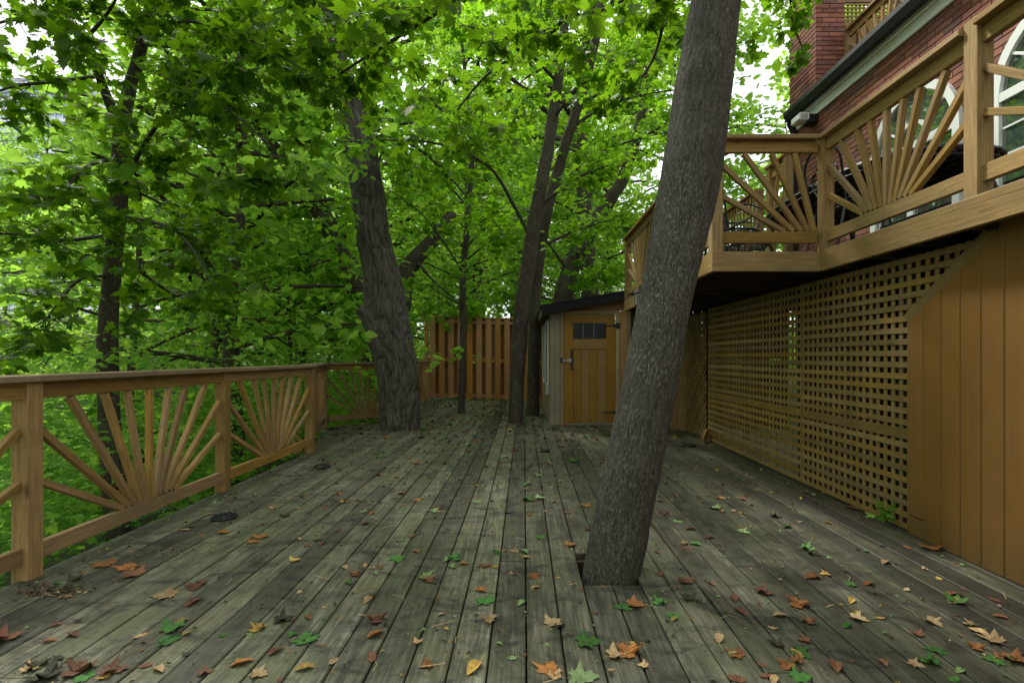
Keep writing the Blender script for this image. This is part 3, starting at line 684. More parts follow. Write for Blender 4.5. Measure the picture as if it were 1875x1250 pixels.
rail_post(u1, ux, UY - .0445 + .03, UZ - .0, UZ + uh - .037, M['upper']); rail_post(u1, ux, 2.745, UZ + .001, UZ + uh + .02, M['upper']); rail_post(u1, ux, 0.95, UZ + .001, UZ + uh - .037, M['upper'])
rail_section(u1, (ux, UY - .0145), (ux, 2.745), UZ, uh, um, capext=(0, -.0455), bot=.075)
rail_section(u1, (ux, 2.745), (ux, 0.95), UZ, uh, um, capext=(-.0455, 0), bot=.075)
u2 = empty('upper_railing', (1.9, UY, UZ), 'short railing across the front end of the upper deck with half a sunburst', 'railing')
rail_post(u2, UX0 + .0445, UY + .0445 - .03, UZ + .001, UZ + uh - .037, M['upper'])
rail_section(u2, (UX0 + .0445, UY + .02), (UX1 + .0445 - .01, UY + .02), UZ, uh, um, mode='end', capext=(.06, -.062), bot=.075)
u3 = empty('upper_railing', (UX0, 6, UZ), 'upper deck railing running back behind the leaning trunk', 'railing')
u3x = UX0 + .0445
rail_post(u3, u3x, 5.93, UZ + .001, UZ + uh - .037, M['upper']); rail_post(u3, u3x, 7.67, UZ + .001, UZ + uh - .037, M['upper'])
rail_section(u3, (u3x, UY + .02), (u3x, 5.93), UZ, uh, um, capext=(-.075, 0), bot=.075)
rail_section(u3, (u3x, 5.93), (u3x, 7.67), UZ, uh, um, capext=(-.001, 0.05), bot=.075)
# distant stair railing behind the deck: plain upright balusters
sr = empty('stair_railing', (3.3, 8.0, UZ), 'plain stair railing with close upright balusters behind the upper deck', 'railing')
def bal_rail(parent, x, ya, yb, z0, z1, mat):
    plank('cap_board', parent, mat, (x, ya, z1), (x, yb, z1), .12, .036, (1, 0, 0)); plank('top_rail', parent, mat, (x, ya, z1 - .065), (x, yb, z1 - .065), .089, .036, (0, 0, 1))
    plank('bottom_rail', parent, mat, (x, ya, z0 + .1), (x, yb, z0 + .1), .089, .036, (0, 0, 1))
    for y in np.arange(ya + .1, yb - .05, .115): plank('baluster', parent, mat, (x - .03, y, z0 + .06), (x - .03, y, z1 - .03), .036, .02, (0, 1, 0))
    for y in (ya, yb): plank('post', parent, mat, (x, y, UZ - .4), (x, y, z1 - .02), .089, .089, (1, 0, 0))
bal_rail(sr, 3.3, 7.3, 8.95, 2.65, 3.49, M['rail_orange'])
sr2 = empty('stair_railing', (3.25, 6.8, UZ), 'high short railing section at the house corner over the deck stairs', 'railing')
for y in (6.35, 6.78): plank('post', sr2, M['upper'], (3.22, y, UZ + .002), (3.22, y, 3.60), .089, .089, (1, 0, 0))
plank('cap_board', sr2, M['upper'], (3.22, 6.30, 3.62), (3.22, 6.85, 3.62), .12, .036, (1, 0, 0)); plank('top_rail', sr2, M['upper'], (3.22, 6.40, 3.50), (3.22, 6.73, 3.50), .089, .036, (0, 0, 1)); plank('bottom_rail', sr2, M['upper'], (3.22, 6.4, 2.75), (3.22, 6.73, 2.75), .089, .036, (0, 0, 1))
plank('baluster_bar', sr2, M['upper'], (3.22, 6.7, 2.80), (3.22, 6.42, 3.2), .036, .036, (0, 1, 0)); plank('baluster_bar', sr2, M['upper'], (3.22, 6.71, 2.85), (3.22, 6.6, 3.44), .036, .036, (0, 1, 0))

# ------------------------------------------------------------------ brick house
house = empty('brick_house', (4.2, 4.0, 0), 'red brick house with arched white windows above the upper deck', 'house')
HX = 4.2; HY1 = 8.08; HZT = 4.64
ZE = 1.86
WIN = [(4.97, 6.25, 2.62), (3.36, 4.64, 2.62), (1.75, 3.03, 2.3)]
SPR = 3.42
box('foundation', house, M['mortar'], (HX + .01, -1.5, -1.0), (8.0, HY1, ZE - .002))
box('wall_core', house, M['mortar'], (HX + .009, -1.5, ZE), (7.9, HY1 - .009, HZT + .26))
BL, BH, JT = 0.203, 0.0572, 0.0105
def win_half(z, c, hw, sill):
    if z < sill: return 0
    if z <= SPR: return hw
    d = (z - SPR)
    return math.sqrt(max(0, hw * hw - d * d)) if d < hw else 0
bricks = []   # (axis, a0, a1, z0, z1): on the wall plane X = HX (axis 'y') 
nc = int((HZT - ZE) / (BH + JT))
for i in range(nc):
    z0 = ZE + i * (BH + JT); z1 = z0 + BH; off = (BL + JT) / 2 * (i % 2); y = HY1 - off
    while y > -0.4:
        a, b = y - BL, y
        segs = [(a, b)]
        for (wa, wb, sill) in WIN:
            c = (wa + wb) / 2; hw = (wb - wa) / 2 - .03; w = max(win_half(z0, c, hw, sill), win_half(z1, c, hw, sill))
            if w <= 0: continue
            ns = []
            for s0, s1 in segs:
                if s1 <= c - w or s0 >= c + w: ns.append((s0, s1)); continue
                if s0 < c - w: ns.append((s0, c - w))
                if s1 > c + w: ns.append((c + w, s1))
            segs = ns
        for s0, s1 in segs:
            if s1 - s0 > .015: bricks.append((s0, s1, z0, z1))
        y -= BL + JT
def brick_box(lo, hi):
    return MB().box(lo, hi, .003)
def px_size(x, y, z):
    if y < .5: return 0
    u = CX + F * x / y; v = CY - F * (z - H) / y
    return (F / y) * .2 if (0 < u < 1875 and -40 < v < 1250) else 0
wall = box('wall', house, M['mortar'], (HX + .007, -1.4, ZE + .001), (HX + .0085, HY1 - .02, HZT))
vis = []
for bk in bricks:
    yc, zc_ = (bk[0] + bk[1]) / 2, (bk[2] + bk[3]) / 2
    u = CX + F * HX / max(yc, .5); v = CY - F * (zc_ - H) / max(yc, .5)
    inside = (1440 < u < 1875) and (-10 < v < 460)
    vis.append((HX / yc if inside else 0, bk))
vis.sort(key=lambda t: -t[0])
top_b = [b for s, b in vis[:300] if s > 0]; rest = [b for s, b in vis if b not in top_b]
for (s0, s1, z0, z1) in top_b:
    q = MB().box((HX - rnd.uniform(0, .002), s0, z0), (HX + .02, s1, z1), .003).build('brick', M['brick'], wall)
mb = MB(); tones = []
for (s0, s1, z0, z1) in rest:
    mb.box((HX - rnd.uniform(0, .002), s0, z0), (HX + .02, s1, z1), .003); tones += [rnd.random()] * 10
o = mb.build('brickwork', M['brick'], wall, tone=tones); o['kind'] = 'stuff'
# end wall and chimney
ch_x0, ch_x1, ch_y0, ch_y1 = 4.203, 4.62, 7.5, 8.26
chim = empty('chimney', (0, 3.5, 0)); chim.parent = house
MB().box((ch_x0 + .012, ch_y0 + .012, 4.3), (ch_x1 - .012, ch_y1 - .012, 8.6)).build('chimney_core', M['mortar'], chim)
cnt = 0; mb = MB(); tones = []
for i in range(int(4.2 / (BH + JT))):
    z0 = 4.35 + i * (BH + JT); z1 = z0 + BH; odd = i % 2
    def put(lo, hi):
        global cnt, mb, tones
        if z0 < 6.05: MB().box(lo, hi, .003).build('brick', M['brick'], chim)
        else: mb.box(lo, hi, .003); tones += [rnd.random()] * 10
    # front face (-Y)
    xs = [ch_x0, ch_x0 + BL, ch_x1] if odd else [ch_x0, ch_x0 + .097, ch_x0 + .097 + BL + .0, ch_x1]
    for a, b in zip(xs[:-1], xs[1:]):
        put((a + (JT / 2 if a != ch_x0 else 0), ch_y0, z0), (b - (JT / 2 if b != ch_x1 else 0), ch_y0 + .03, z1))
    ys = list(np.arange(ch_y0 + (.03 if odd else .03), ch_y1, BL + JT))
    sh = .1 if odd else 0
    y = ch_y0 + .031
    e = ch_y0 + .1 + (0 if odd else .1)
    while y < ch_y1 - .02:
        put((ch_x0, y, z0), (ch_x0 + .03, min(e - JT, ch_y1), z1)); y = e; e += BL + JT
o = mb.build('brickwork', M['brick'], chim, tone=tones); o['kind'] = 'stuff'
# windows
def arch_pts(c, r, z, n=20, a0=0, a1=math.pi): return [(c + r * math.cos(a0 + (a1 - a0) * i / n), z + r * math.sin(a0 + (a1 - a0) * i / n)) for i in range(n + 1)]
def band(mb, inner, outer, xf, xb_):
    n = len(inner); V = [(xf, *p) for p in inner] + [(xf, *p) for p in outer] + [(xb_, *p) for p in inner] + [(xb_, *p) for p in outer]
    for i in range(n - 1):
        pass
    Fc = []
    for i in range(n - 1):
        Fc += [(i, i + 1, n + i + 1, n + i), (2 * n + i, 3 * n + i, 3 * n + i + 1, 2 * n + i + 1), (i, 2 * n + i, 2 * n + i + 1, i + 1), (n + i, n + i + 1, 3 * n + i + 1, 3 * n + i)]
    Fc += [(0, n, 3 * n, 2 * n), (n - 1, 3 * n - 1, 4 * n - 1, 2 * n - 1)]
    mb.add(V, Fc)
for (wa, wb, sill) in WIN:
    c = (wa + wb) / 2; r = (wb - wa) / 2
    w = empty('arched_window', (0, c - 4.0, 0)); w.parent = house; w.location = (0, c - 4.0, 0)
    # glass
    outl = [(c + r - .06, sill + .05)] + arch_pts(c, r - .06, SPR) + [(c - r + .06, sill + .05)]
    V = [(HX - .012, a, b) for a, b in outl]; MB().add(V, [tuple(range(len(V)))]).build('glass', M['glass'], w)
    mb = MB()
    inn = [(c + r - .085, sill)] + arch_pts(c, r - .085, SPR) + [(c - r + .085, sill)]; out = [(c + r, sill)] + arch_pts(c, r, SPR) + [(c - r, sill)]
    band(mb, inn, out, HX - .045, HX + .004); mb.build('frame', M['white'], w)
    mb = MB(); band(mb, arch_pts(c, .20, SPR + .03), arch_pts(c, .235, SPR + .03), HX - .034, HX - .013)
    for a in (R(36), R(72), R(108), R(144)):
        mb.plank((HX - .024, c + .236 * math.cos(a), SPR + .03 + .236 * math.sin(a)), (HX - .024, c + (r - .087) * math.cos(a), SPR + (r - .087) * math.sin(a)), .024, .02, (0, math.sin(a), -math.cos(a)))
    mb.build('sunburst_bars', M['white'], w)
    mb = MB(); mb.box((HX - .043, c - r + .087, SPR - .05), (HX - .013, c + r - .087, SPR + .03)); mb.build('transom', M['white'], w)
    mb = MB(); mb.box((HX - .041, c - .045, sill + .05), (HX - .013, c + .045, SPR - .052)); mb.build('mullion', M['white'], w)
    mb = MB()
    for s in (-1, 1):
        yc = c + s * (r - .085 + .045) / 2
        mb.box((HX - .026, yc - .008, sill + .07), (HX - .014, yc + .008, SPR - .052))
        for z in np.linspace(sill + .05, SPR - .05, 4)[1:-1]:
            mb.box((HX - .0265, yc - .24, z - .009), (HX - .0145, yc - .0085, z + .009)); mb.box((HX - .0265, yc + .0085, z - .009), (HX - .0145, yc + .24, z + .009))
    mb.build('glazing_bars', M['white'], w)['kind'] = 'stuff'
# frieze, soffit, gutter
ge = 8.02
plank('frieze_board', house, M['frieze'], (HX - .02, -1.5, 4.69), (HX - .02, HY1, 4.69), .15, .03, (0, 0, 1))
plank('bed_moulding', house, M['frieze'], (HX - .055, -1.5, 4.745), (HX - .055, ge, 4.745), .035, .035, (0, 0, 1), ch=.012)
plank('soffit_board', house, M['frieze'], (HX - .06, -1.5, 4.775), (HX - .06, ge, 4.775), .12, .018, (1, 0, 0))
gp = [(0, .03), (0, -.10), (-.045, -.125), (-.095, -.115), (-.13, -.03), (-.13, .03), (-.122, .03), (-.12, -.03), (-.09, -.105), (-.045, -.113), (-.01, -.09), (-.01, .03)]
V = []
for yy in (-1.5, ge): V += [(HX - .075 + a, yy, 4.87 + b) for a, b in gp]
n = len(gp)
MB().add(V, [(i, (i + 1) % n, n + (i + 1) % n, n + i) for i in range(n)] + [(0, 11, 10, 9, 8, 2, 1), tuple(n + i for i in (1, 2, 8, 9, 10, 11, 0)), (2, 8, 7, 3), (3, 7, 6, 4)]).build('gutter', M['black'], house)
box('roof_edge', house, M['roofing'], (HX - .10, -1.5, 4.895), (8.0, ge + .02, 4.94))
mb = MB(); mb.box((HX - .09, HY1 - .13, 1.9), (HX - .004, HY1 - .05, 4.58), .01); mb.build('downspout', M['black'], house)
plank('upper_elbow', house, M['black'], (HX - .05, HY1 - .09, 4.59), (HX - .13, HY1 - .09, 4.75), .07, .07, (0, 1, 0))
fl = MB().box((HX - .14, 7.42, 4.50), (HX - .004, 7.60, 4.615), .01).build('junction_box', M['black'], house)
lamp = empty('floodlight', (HX - .3, 7.5, 4.4), 'small white floodlight under the black gutter at the house corner', 'lamp')
mb = MB(); mb.box((HX - .34, 7.30, 4.48), (HX - .20, 7.52, 4.58), .015); mb.build('housing', M['white'], lamp); MB().box((HX - .32, 7.294, 4.495), (HX - .22, 7.2995, 4.565)).build('lens', M['plastic_grey'], lamp)
MB().tube([(HX - .2, 7.45, 4.53), (HX - .14, 7.5, 4.56)], .015).build('arm', M['black'], lamp)
# wall sockets beside the window
sk = MB().box((HX - .03, 4.76, 2.78), (HX - .002, 4.86, 2.95), .006).build('switch_box', M['plastic_grey'], house)
# roof terrace railing and privacy screen
tr = empty('terrace_railing', (4.6, 7.0, 4.7), 'sunburst railing of the roof terrace above the black gutter', 'railing')
for y in (7.46, 6.05, 4.4): rail_post(tr, 4.66, y, 4.942, 5.80, M['rail_orange'])
rail_section(tr, (4.66, 6.05), (4.66, 7.46), 4.95, .89, (M['rail_orange'], M['rail_orange'])); rail_section(tr, (4.66, 4.4), (4.66, 6.05), 4.95, .89, (M['rail_orange'], M['rail_orange']), capext=(0, -.002))
sc_ = empty('privacy_screen', (5.8, 8.0, 4.94), 'tan boarded privacy screen with lattice top behind the roof terrace', 'screen')
for z in (6.60, 6.24): plank('screen_rail', sc_, M['upper'], (4.7, 7.98, z), (6.9, 7.98, z), .06, .045, (0, 0, 1))
for z in np.arange(6.30, 6.57, .062): plank('lattice_strip', sc_, M['upper'], (4.7, 7.972, z), (6.9, 7.972, z), .03, .008, (0, 0, 1), ch=.001)
for x in np.arange(4.72, 6.9, .062): plank('lattice_strip', sc_, M['upper'], (x, 7.985, 6.272), (x, 7.985, 6.568), .03, .008, (1, 0, 0), ch=.001)
x = 4.77
while x < 6.9:
    plank('screen_board', sc_, M['rail_orange'], (x, 7.96, 4.945), (x, 7.96, 6.208), .12, .018, (1, 0, 0)); plank('screen_board', sc_, M['rail_orange'], (x + .1, 8.0, 4.945), (x + .1, 8.0, 6.208), .12, .018, (1, 0, 0)); x += .2
# wall behind the under-deck space, with small openings towards the far side
uw = empty('cellar_wall', (3.4, 8.4, 0), 'dark boarded end wall with small openings below the upper deck', 'wall')
x = 2.62
while x < 4.15:
    w_ = rnd.choice([.13, .139]); g = rnd.choice([0.002, .002, .002, .006])
    cutz = [(0.0, 1.95)]
    if 3.1 < x < 3.45: cutz = [(0, .86), (.89, .98), (1.02, 1.06), (1.11, 1.95)]
    if 3.9 < x < 4.1: cutz = [(0, 1.02), (1.12, 1.95)]
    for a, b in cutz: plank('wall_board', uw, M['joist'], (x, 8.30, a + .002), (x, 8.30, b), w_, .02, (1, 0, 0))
    x += w_ + g

ew = empty('light_block_wall', (3.3, -1.45, 0), 'unseen board wall added behind the viewer to keep light from below the upper deck', 'wall')
for x in np.arange(2.6, 4.2, .142): plank('wall_board', ew, M['joist'], (x, -1.45, 0), (x, -1.45, 1.95), .139, .025, (1, 0, 0))  # added out of view to block light from the space behind the lattice
# ------------------------------------------------------------------ lantern on the upper deck side
lan = empty('wall_lantern', (1.42, 6.4, 1.9), 'black carriage lantern fixed to the upper deck fascia, half behind the leaning trunk', 'lantern')
lx, ly = 1.40, 6.36
mb = MB(); mb.box((1.452, ly - .04, 1.85), (1.486, ly + .04, 2.0)); mb.tube([(1.455, ly, 1.96), (1.41, ly, 2.03), (lx, ly, 1.99)], .008); mb.build('bracket', M['black'], lan)
mb = MB(); mb.lathe((lx, ly, 1.93), [(.006, .06), (.02, .05), (.075, 0.0), (.078, -.008), (.06, -.012)], 12); mb.lathe((lx, ly, 1.78), [(.045, .012), (.05, 0), (.02, -.02), (.008, -.035)], 12)
for i in range(6): a = i * math.pi / 3; mb.tube([(lx + .06 * math.cos(a), ly + .06 * math.sin(a), 1.92), (lx + .045 * math.cos(a), ly + .045 * math.sin(a), 1.79)], .004, 4)
mb.build('lantern_frame', M['black'], lan)
MB().lathe((lx, ly, 1.79), [(.04, 0), (.055, .13)], 12).build('glass', M['plastic_grey'], lan)

# ------------------------------------------------------------------ recessed deck lights
for (px, pyx, lab) in ((411, 948, 'nearest round black deck light by the railing'), (590, 855, 'round black deck light by the end post of the long railing'), (611, 786, 'far round black deck light by the outward railing'), (1262, 817, 'round black deck light at the foot of the lattice')):
    Yd = F * H / (pyx - CY); X_ = (px - CX) * Yd / F
    t = empty('deck_light', (X_, Yd, 0), lab, 'light', 'round deck lights')
    MB().lathe((X_, Yd, 0.002), [(.085, 0), (.088, .008), (.082, .014), (.066, .015), (.062, .008)], 24).build('ring', M['black'], t, True)
    MB().lathe((X_, Yd, 0.011), [(.061, 0), (.05, .010), (.03, .016), (.001, .019)], 24).build('lens', M['glass_dark'], t, True)
    mb = MB()
    for i in range(4): a = i * math.pi / 4; mb.box((-.001, -.001, 0), (0.001, .001, .001)) if False else mb.tube([(X_ + .075 * math.cos(a), Yd + .075 * math.sin(a), .022), (X_, Yd, .033), (X_ - .075 * math.cos(a), Yd - .075 * math.sin(a), .022)], .0035, 5)
    mb.build('guard', M['black'], t)

# ------------------------------------------------------------------ wrought iron furniture on the upper deck
tab = empty('patio_table', (3.15, 5.0, UZ), 'long black wrought iron patio table on the upper deck', 'table')
tz = UZ + .70; tcx, tcy, ta, tb_ = 3.22, 4.95, .62, 1.15
def ell(a, b, t): return (tcx + a * math.copysign(abs(math.cos(t)) ** .7, math.cos(t)), tcy + b * math.copysign(abs(math.sin(t)) ** .7, math.sin(t)))
mb = MB(); ring = [(*ell(ta, tb_, 2 * math.pi * i / 40), tz) for i in range(41)]; mb.tube(ring, .022, 6); mb.tube([(p[0], p[1], p[2] - .05) for p in ring], .012, 6); mb.build('table_rim', M['iron'], tab)
mb = MB()
for i in range(24):
    y = tcy - tb_ + (i + .5) * tb_ / 12; w = ta * max(.1, (1 - abs((y - tcy) / tb_) ** 2.9)) ** .35
    pts = [(tcx - w + 2 * w * k / 14, y + .03 * math.sin(k * 2.1 + i), tz - .004 + .008 * ((k + i) % 2)) for k in range(15)]; mb.tube(pts, .017, 5)
for i in range(12):
    x = tcx - ta + (i + .5) * ta / 6; l = tb_ * max(.1, (1 - abs((x - tcx) / ta) ** 2.9)) ** .35
    mb.tube([(x + .02 * math.sin(k * 1.7 + i), tcy - l + 2 * l * k / 24, tz - .02 + .008 * (k % 2)) for k in range(25)], .014, 5)
mb.build('table_top_mesh', M['iron'], tab)
V = [(*ell(ta - .03, tb_ - .03, 2 * math.pi * i / 40), tz + .006) for i in range(40)]; V += [(a, b, c + .008) for a, b, c in V]
MB().add(V, [tuple(reversed(range(40))), tuple(range(40, 80))] + [(i, (i + 1) % 40, 40 + (i + 1) % 40, 40 + i) for i in range(40)]).build('table_top', M['iron'], tab)
for sx, sy in ((-1, -1), (1, -1), (-1, 1), (1, 1)):
    x, y = tcx + sx * .42, tcy + sy * .85
    MB().tube([(x, y, tz - .05), (x + sx * .05, y + sy * .05, tz - .25), (x - sx * .02, y, tz - .48), (x + sx * .07, y + sy * .06, UZ + .012)], .018, 8).build('leg', M['iron'], tab)
def iron_chair(cx_, cy_, ang, lab):
    t = empty('patio_chair', (cx_, cy_, UZ), lab, 'chair', 'wrought iron chairs round the patio table')
    ca, sa = math.cos(ang), math.sin(ang)
    T = lambda a, b, z: (cx_ + a * ca - b * sa, cy_ + a * sa + b * ca, UZ + z)   # b: towards the back
    mb = MB(); mb.tube([T(.23 * math.cos(q), .23 * math.sin(q), .43) for q in np.linspace(0, 2 * math.pi, 21)], .012, 6)
    for i in range(7):
        a = -.19 + i * .063; l = math.sqrt(.23 ** 2 - a * a); mb.tube([T(a, -l, .43), T(a, l, .43)], .005, 5); mb.tube([T(-l, a, .436), T(l, a, .436)], .005, 5)
    mb.build('seat', M['iron'], t)
    for sx in (-1, 1):
        MB().tube([T(sx * .19, -.17, .43), T(sx * .21, -.20, .2), T(sx * .2, -.22, .008)], .011, 6).build('leg', M['iron'], t)
        MB().tube([T(sx * .18, .16, .43), T(sx * .2, .22, .2), T(sx * .2, .26, .008)], .011, 6).build('leg', M['iron'], t)
        MB().tube([T(sx * .2, .16, .43), T(sx * .26, .0, .52), T(sx * .27, -.14, .62), T(sx * .27, 0, .655), T(sx * .25, .2, .66)], .010, 6).build('armrest', M['iron'], t)
    mb = MB(); mb.tube([T(-.21, .19, .43)] + [T(.23 * math.cos(q), .24 + .03 * math.sin(q), .72 + .2 * math.sin(q)) for q in np.linspace(math.pi, 0, 13)] + [T(.21, .19, .43)], .011, 6)
    for s in (-1, 1):   # scrolls
        mb.tube([T(s * (.09 + .085 * (1 - q / 9) * math.cos(q)), .225, .66 + .085 * (1 - q / 9) * math.sin(q)) for q in np.linspace(0, 7.5, 22)], .006, 5)
        mb.tube([T(s * (.0 + .16 * math.sin(q)), .215, .45 + .38 * q / 3.0) for q in np.linspace(0, 3.0, 10)], .006, 5)
    mb.tube([T(0, .205, .43), T(0, .25, .9)], .006, 5); mb.build('backrest', M['iron'], t)
iron_chair(2.15, 5.35, R(100), 'black iron chair at the left front of the patio table beside the railing corner')
iron_chair(2.55, 6.0, R(70), 'black iron chair at the far left of the patio table')
iron_chair(2.72, 4.35, R(95), 'black iron chair drawn up to the near left side of the patio table')

# ------------------------------------------------------------------ glass tower beyond the ravine
tow = empty('glass_tower', (-150, 160, 0), 'pale blue glass high-rise glimpsed through leaves at the far left', 'building')
TZ = 86
box('tower_body', tow, M['tower_glass'], (-186, 161, 0), (-140, 195, TZ), .1)
for z in np.arange(3.2, TZ + 1, 3.2):
    box('floor_slab', tow, M['tower_slab'], (-188.0, 159.5 + .0, z - .35), (-139.0, 160.9, z + .35), .05)
mb = MB()
for x in np.arange(-186, -139, 2.4): mb.box((x - .12, 160.7, 0), (x + .12, 160.97, TZ), .02)
o = mb.build('window_mullions', M['tower_slab'], tow); o['kind'] = 'stuff'
for z in np.arange(3.2, TZ + 1, 6.4): MB().lathe((-139, 166, z), [(5.0, -.5), (5.4, -.3), (5.4, .5), (5.0, .6)], 24).build('round_balcony', M['tower_slab'], tow)

# ------------------------------------------------------------------ trees
def vnoise(u, v, pu, seed=0):
    """value noise, periodic in u with whole period pu"""
    r = np.random.default_rng(seed); T = r.random((pu, 512))
    iu = np.floor(u).astype(int); iv = np.floor(v).astype(int); fu = u - iu; fv = v - iv
    fu = fu * fu * (3 - 2 * fu); fv = fv * fv * (3 - 2 * fv)
    g = lambda a, b: T[a % pu, b % 512]
    return (g(iu, iv) * (1 - fu) + g(iu + 1, iv) * fu) * (1 - fv) + (g(iu, iv + 1) * (1 - fu) + g(iu + 1, iv + 1) * fu) * fv
def spline(pts, n):
    pts = np.asarray(pts, float); k = len(pts); P_ = np.vstack([2 * pts[0] - pts[1], pts, 2 * pts[-1] - pts[-2]])
    t = np.linspace(0, k - 1 - 1e-6, n); i = t.astype(int); f = (t - i)[:, None]
    p0, p1, p2, p3 = P_[i], P_[i + 1], P_[i + 2], P_[i + 3]
    return 0.5 * ((2 * p1) + (-p0 + p2) * f + (2 * p0 - 5 * p1 + 4 * p2 - p3) * f ** 2 + (-p0 + 3 * p1 - 3 * p2 + p3) * f ** 3)
def trunk_mesh(name, pts, radii, seg=24, n=40, disp=None):
    PR = spline(np.column_stack([np.asarray(pts, float), radii]), n); C, rad = PR[:, :3], np.maximum(PR[:, 3], .004)
    T = np.gradient(C, axis=0); T /= np.linalg.norm(T, axis=1)[:, None]
    u = np.cross(T[0], [0, 1, 0.01]); u /= np.linalg.norm(u); Us = []
    for t in T: u = u - t * (u @ t); u = u / np.linalg.norm(u); Us.append(u.copy())
    Us = np.array(Us); Ws = np.cross(T, Us)
    s = np.concatenate([[0], np.cumsum(np.linalg.norm(np.diff(C, axis=0), axis=1))])
    th = np.linspace(0, 2 * np.pi, seg, endpoint=False)
    TH, SS = np.meshgrid(th, s); RR = np.repeat(rad[:, None], seg, 1)
    if disp: RR = RR + disp(TH / (2 * np.pi), SS, RR)
    V = C[:, None] + Us[:, None] * (np.cos(TH) * RR)[..., None] + Ws[:, None] * (np.sin(TH) * RR)[..., None]
    idx = np.arange(n * seg).reshape(n, seg); nx = np.roll(idx, -1, 1)
    q = np.stack([idx[:-1], nx[:-1], nx[1:], idx[1:]], -1).reshape(-1, 4)
    cr = 2 * np.pi * max(radii); uu = np.arange(seg + 1) / seg * cr
    U = np.empty((n - 1, seg, 4, 2)); U[..., 0, 0] = uu[:-1]; U[..., 1, 0] = uu[1:]; U[..., 2, 0] = uu[1:]; U[..., 3, 0] = uu[:-1]
    U[..., 0, 1] = s[:-1, None]; U[..., 1, 1] = s[:-1, None]; U[..., 2, 1] = s[1:, None]; U[..., 3, 1] = s[1:, None]
    V = np.vstack([V.reshape(-1, 3), C[-1] + T[-1] * rad[-1] * .3]); tip = n * seg
    caps = np.stack([idx[-1], nx[-1], np.full(seg, tip)], -1)
    loops = np.concatenate([q.ravel(), caps.ravel()]); tot = np.concatenate([np.full(len(q), 4), np.full(seg, 3)])
    uvs = np.vstack([U.reshape(-1, 2), np.zeros((seg * 3, 2))])
    return mesh_arrays(name, V, loops, tot, uvs, None, True)
def tubes(paths, radii, seg=4):
    """many short tubes at once. paths (N,k,3), radii (N,k)"""
    N, k, _ = paths.shape; T = np.gradient(paths, axis=1); T /= np.linalg.norm(T, axis=2)[..., None] + 1e-9
    ref = np.where(np.abs(T[:, :1, 2:3]) > .9, np.array([1., 0, 0]), np.array([0, 0, 1.])); U_ = np.cross(T, np.broadcast_to(ref, T.shape)); U_ /= np.linalg.norm(U_, axis=2)[..., None] + 1e-9; W_ = np.cross(T, U_)
    th = np.arange(seg) * 2 * np.pi / seg
    V = paths[:, :, None] + radii[:, :, None, None] * (U_[:, :, None] * np.cos(th)[:, None] + W_[:, :, None] * np.sin(th)[:, None])
    idx = np.arange(N * k * seg).reshape(N, k, seg); nx = np.roll(idx, -1, 2)
    q = np.stack([idx[:, :-1], nx[:, :-1], nx[:, 1:], idx[:, 1:]], -1).reshape(-1, 4)
    return V.reshape(-1, 3), q
# leaf outlines (x across, y along, right half from the stem to the tip)
HALF = {'maple': [(0, 0), (.10, -.05), (.26, -.13), (.30, -.03), (.46, .00), (.34, .13), (.50, .22), (.66, .36), (.46, .38), (.28, .40), (.26, .52), (.30, .70), (.16, .72), (0, 1.0)],
        'mid': [(0, 0), (.34, -.12), (.30, .10), (.62, .33), (.27, .40), (.24, .66), (0, 1.0)],
        'simple': [(0, 0), (.38, .16), (.34, .55), (0, 1.0)]}
def leaf_mesh(name, pos, dirs, nrm, size, tone, kind='mid', fold=.22):
    N = len(pos); half = np.array(HALF[kind]); k = len(half)
    right = half; left = half[1:-1] * [-1, 1]
    L = np.vstack([right, left]); m = len(L)
    z = -fold * np.abs(L[:, 0]) - .12 * L[:, 1] ** 2
    fr = list(range(k)); fl = [0] + [k - 1] + list(range(k + len(left) - 1, k - 1, -1))
    side = np.cross(dirs, nrm); side /= np.linalg.norm(side, axis=1)[:, None] + 1e-9; nn = np.cross(side, dirs)
    jit = 1 + rng.normal(0, .18, (N, 1)); curl = 1 + rng.normal(0, 1.0, (N, 1))
    V = pos[:, None] + size[:, None, None] * (side[:, None] * (L[:, 0][None, :, None] * jit[..., None]) + dirs[:, None] * L[:, 1][None, :, None] + nn[:, None] * (z[None, :] * curl)[..., None])
    base = (np.arange(N) * m)[:, None]
    lp = np.concatenate([np.array(fr)[None] + base, np.array(fl)[None] + base], 1)
    tot = np.tile([len(fr), len(fl)], N)
    return mesh_arrays(name, V.reshape(-1, 3), lp.ravel(), tot, None, np.repeat(tone, 2), False)

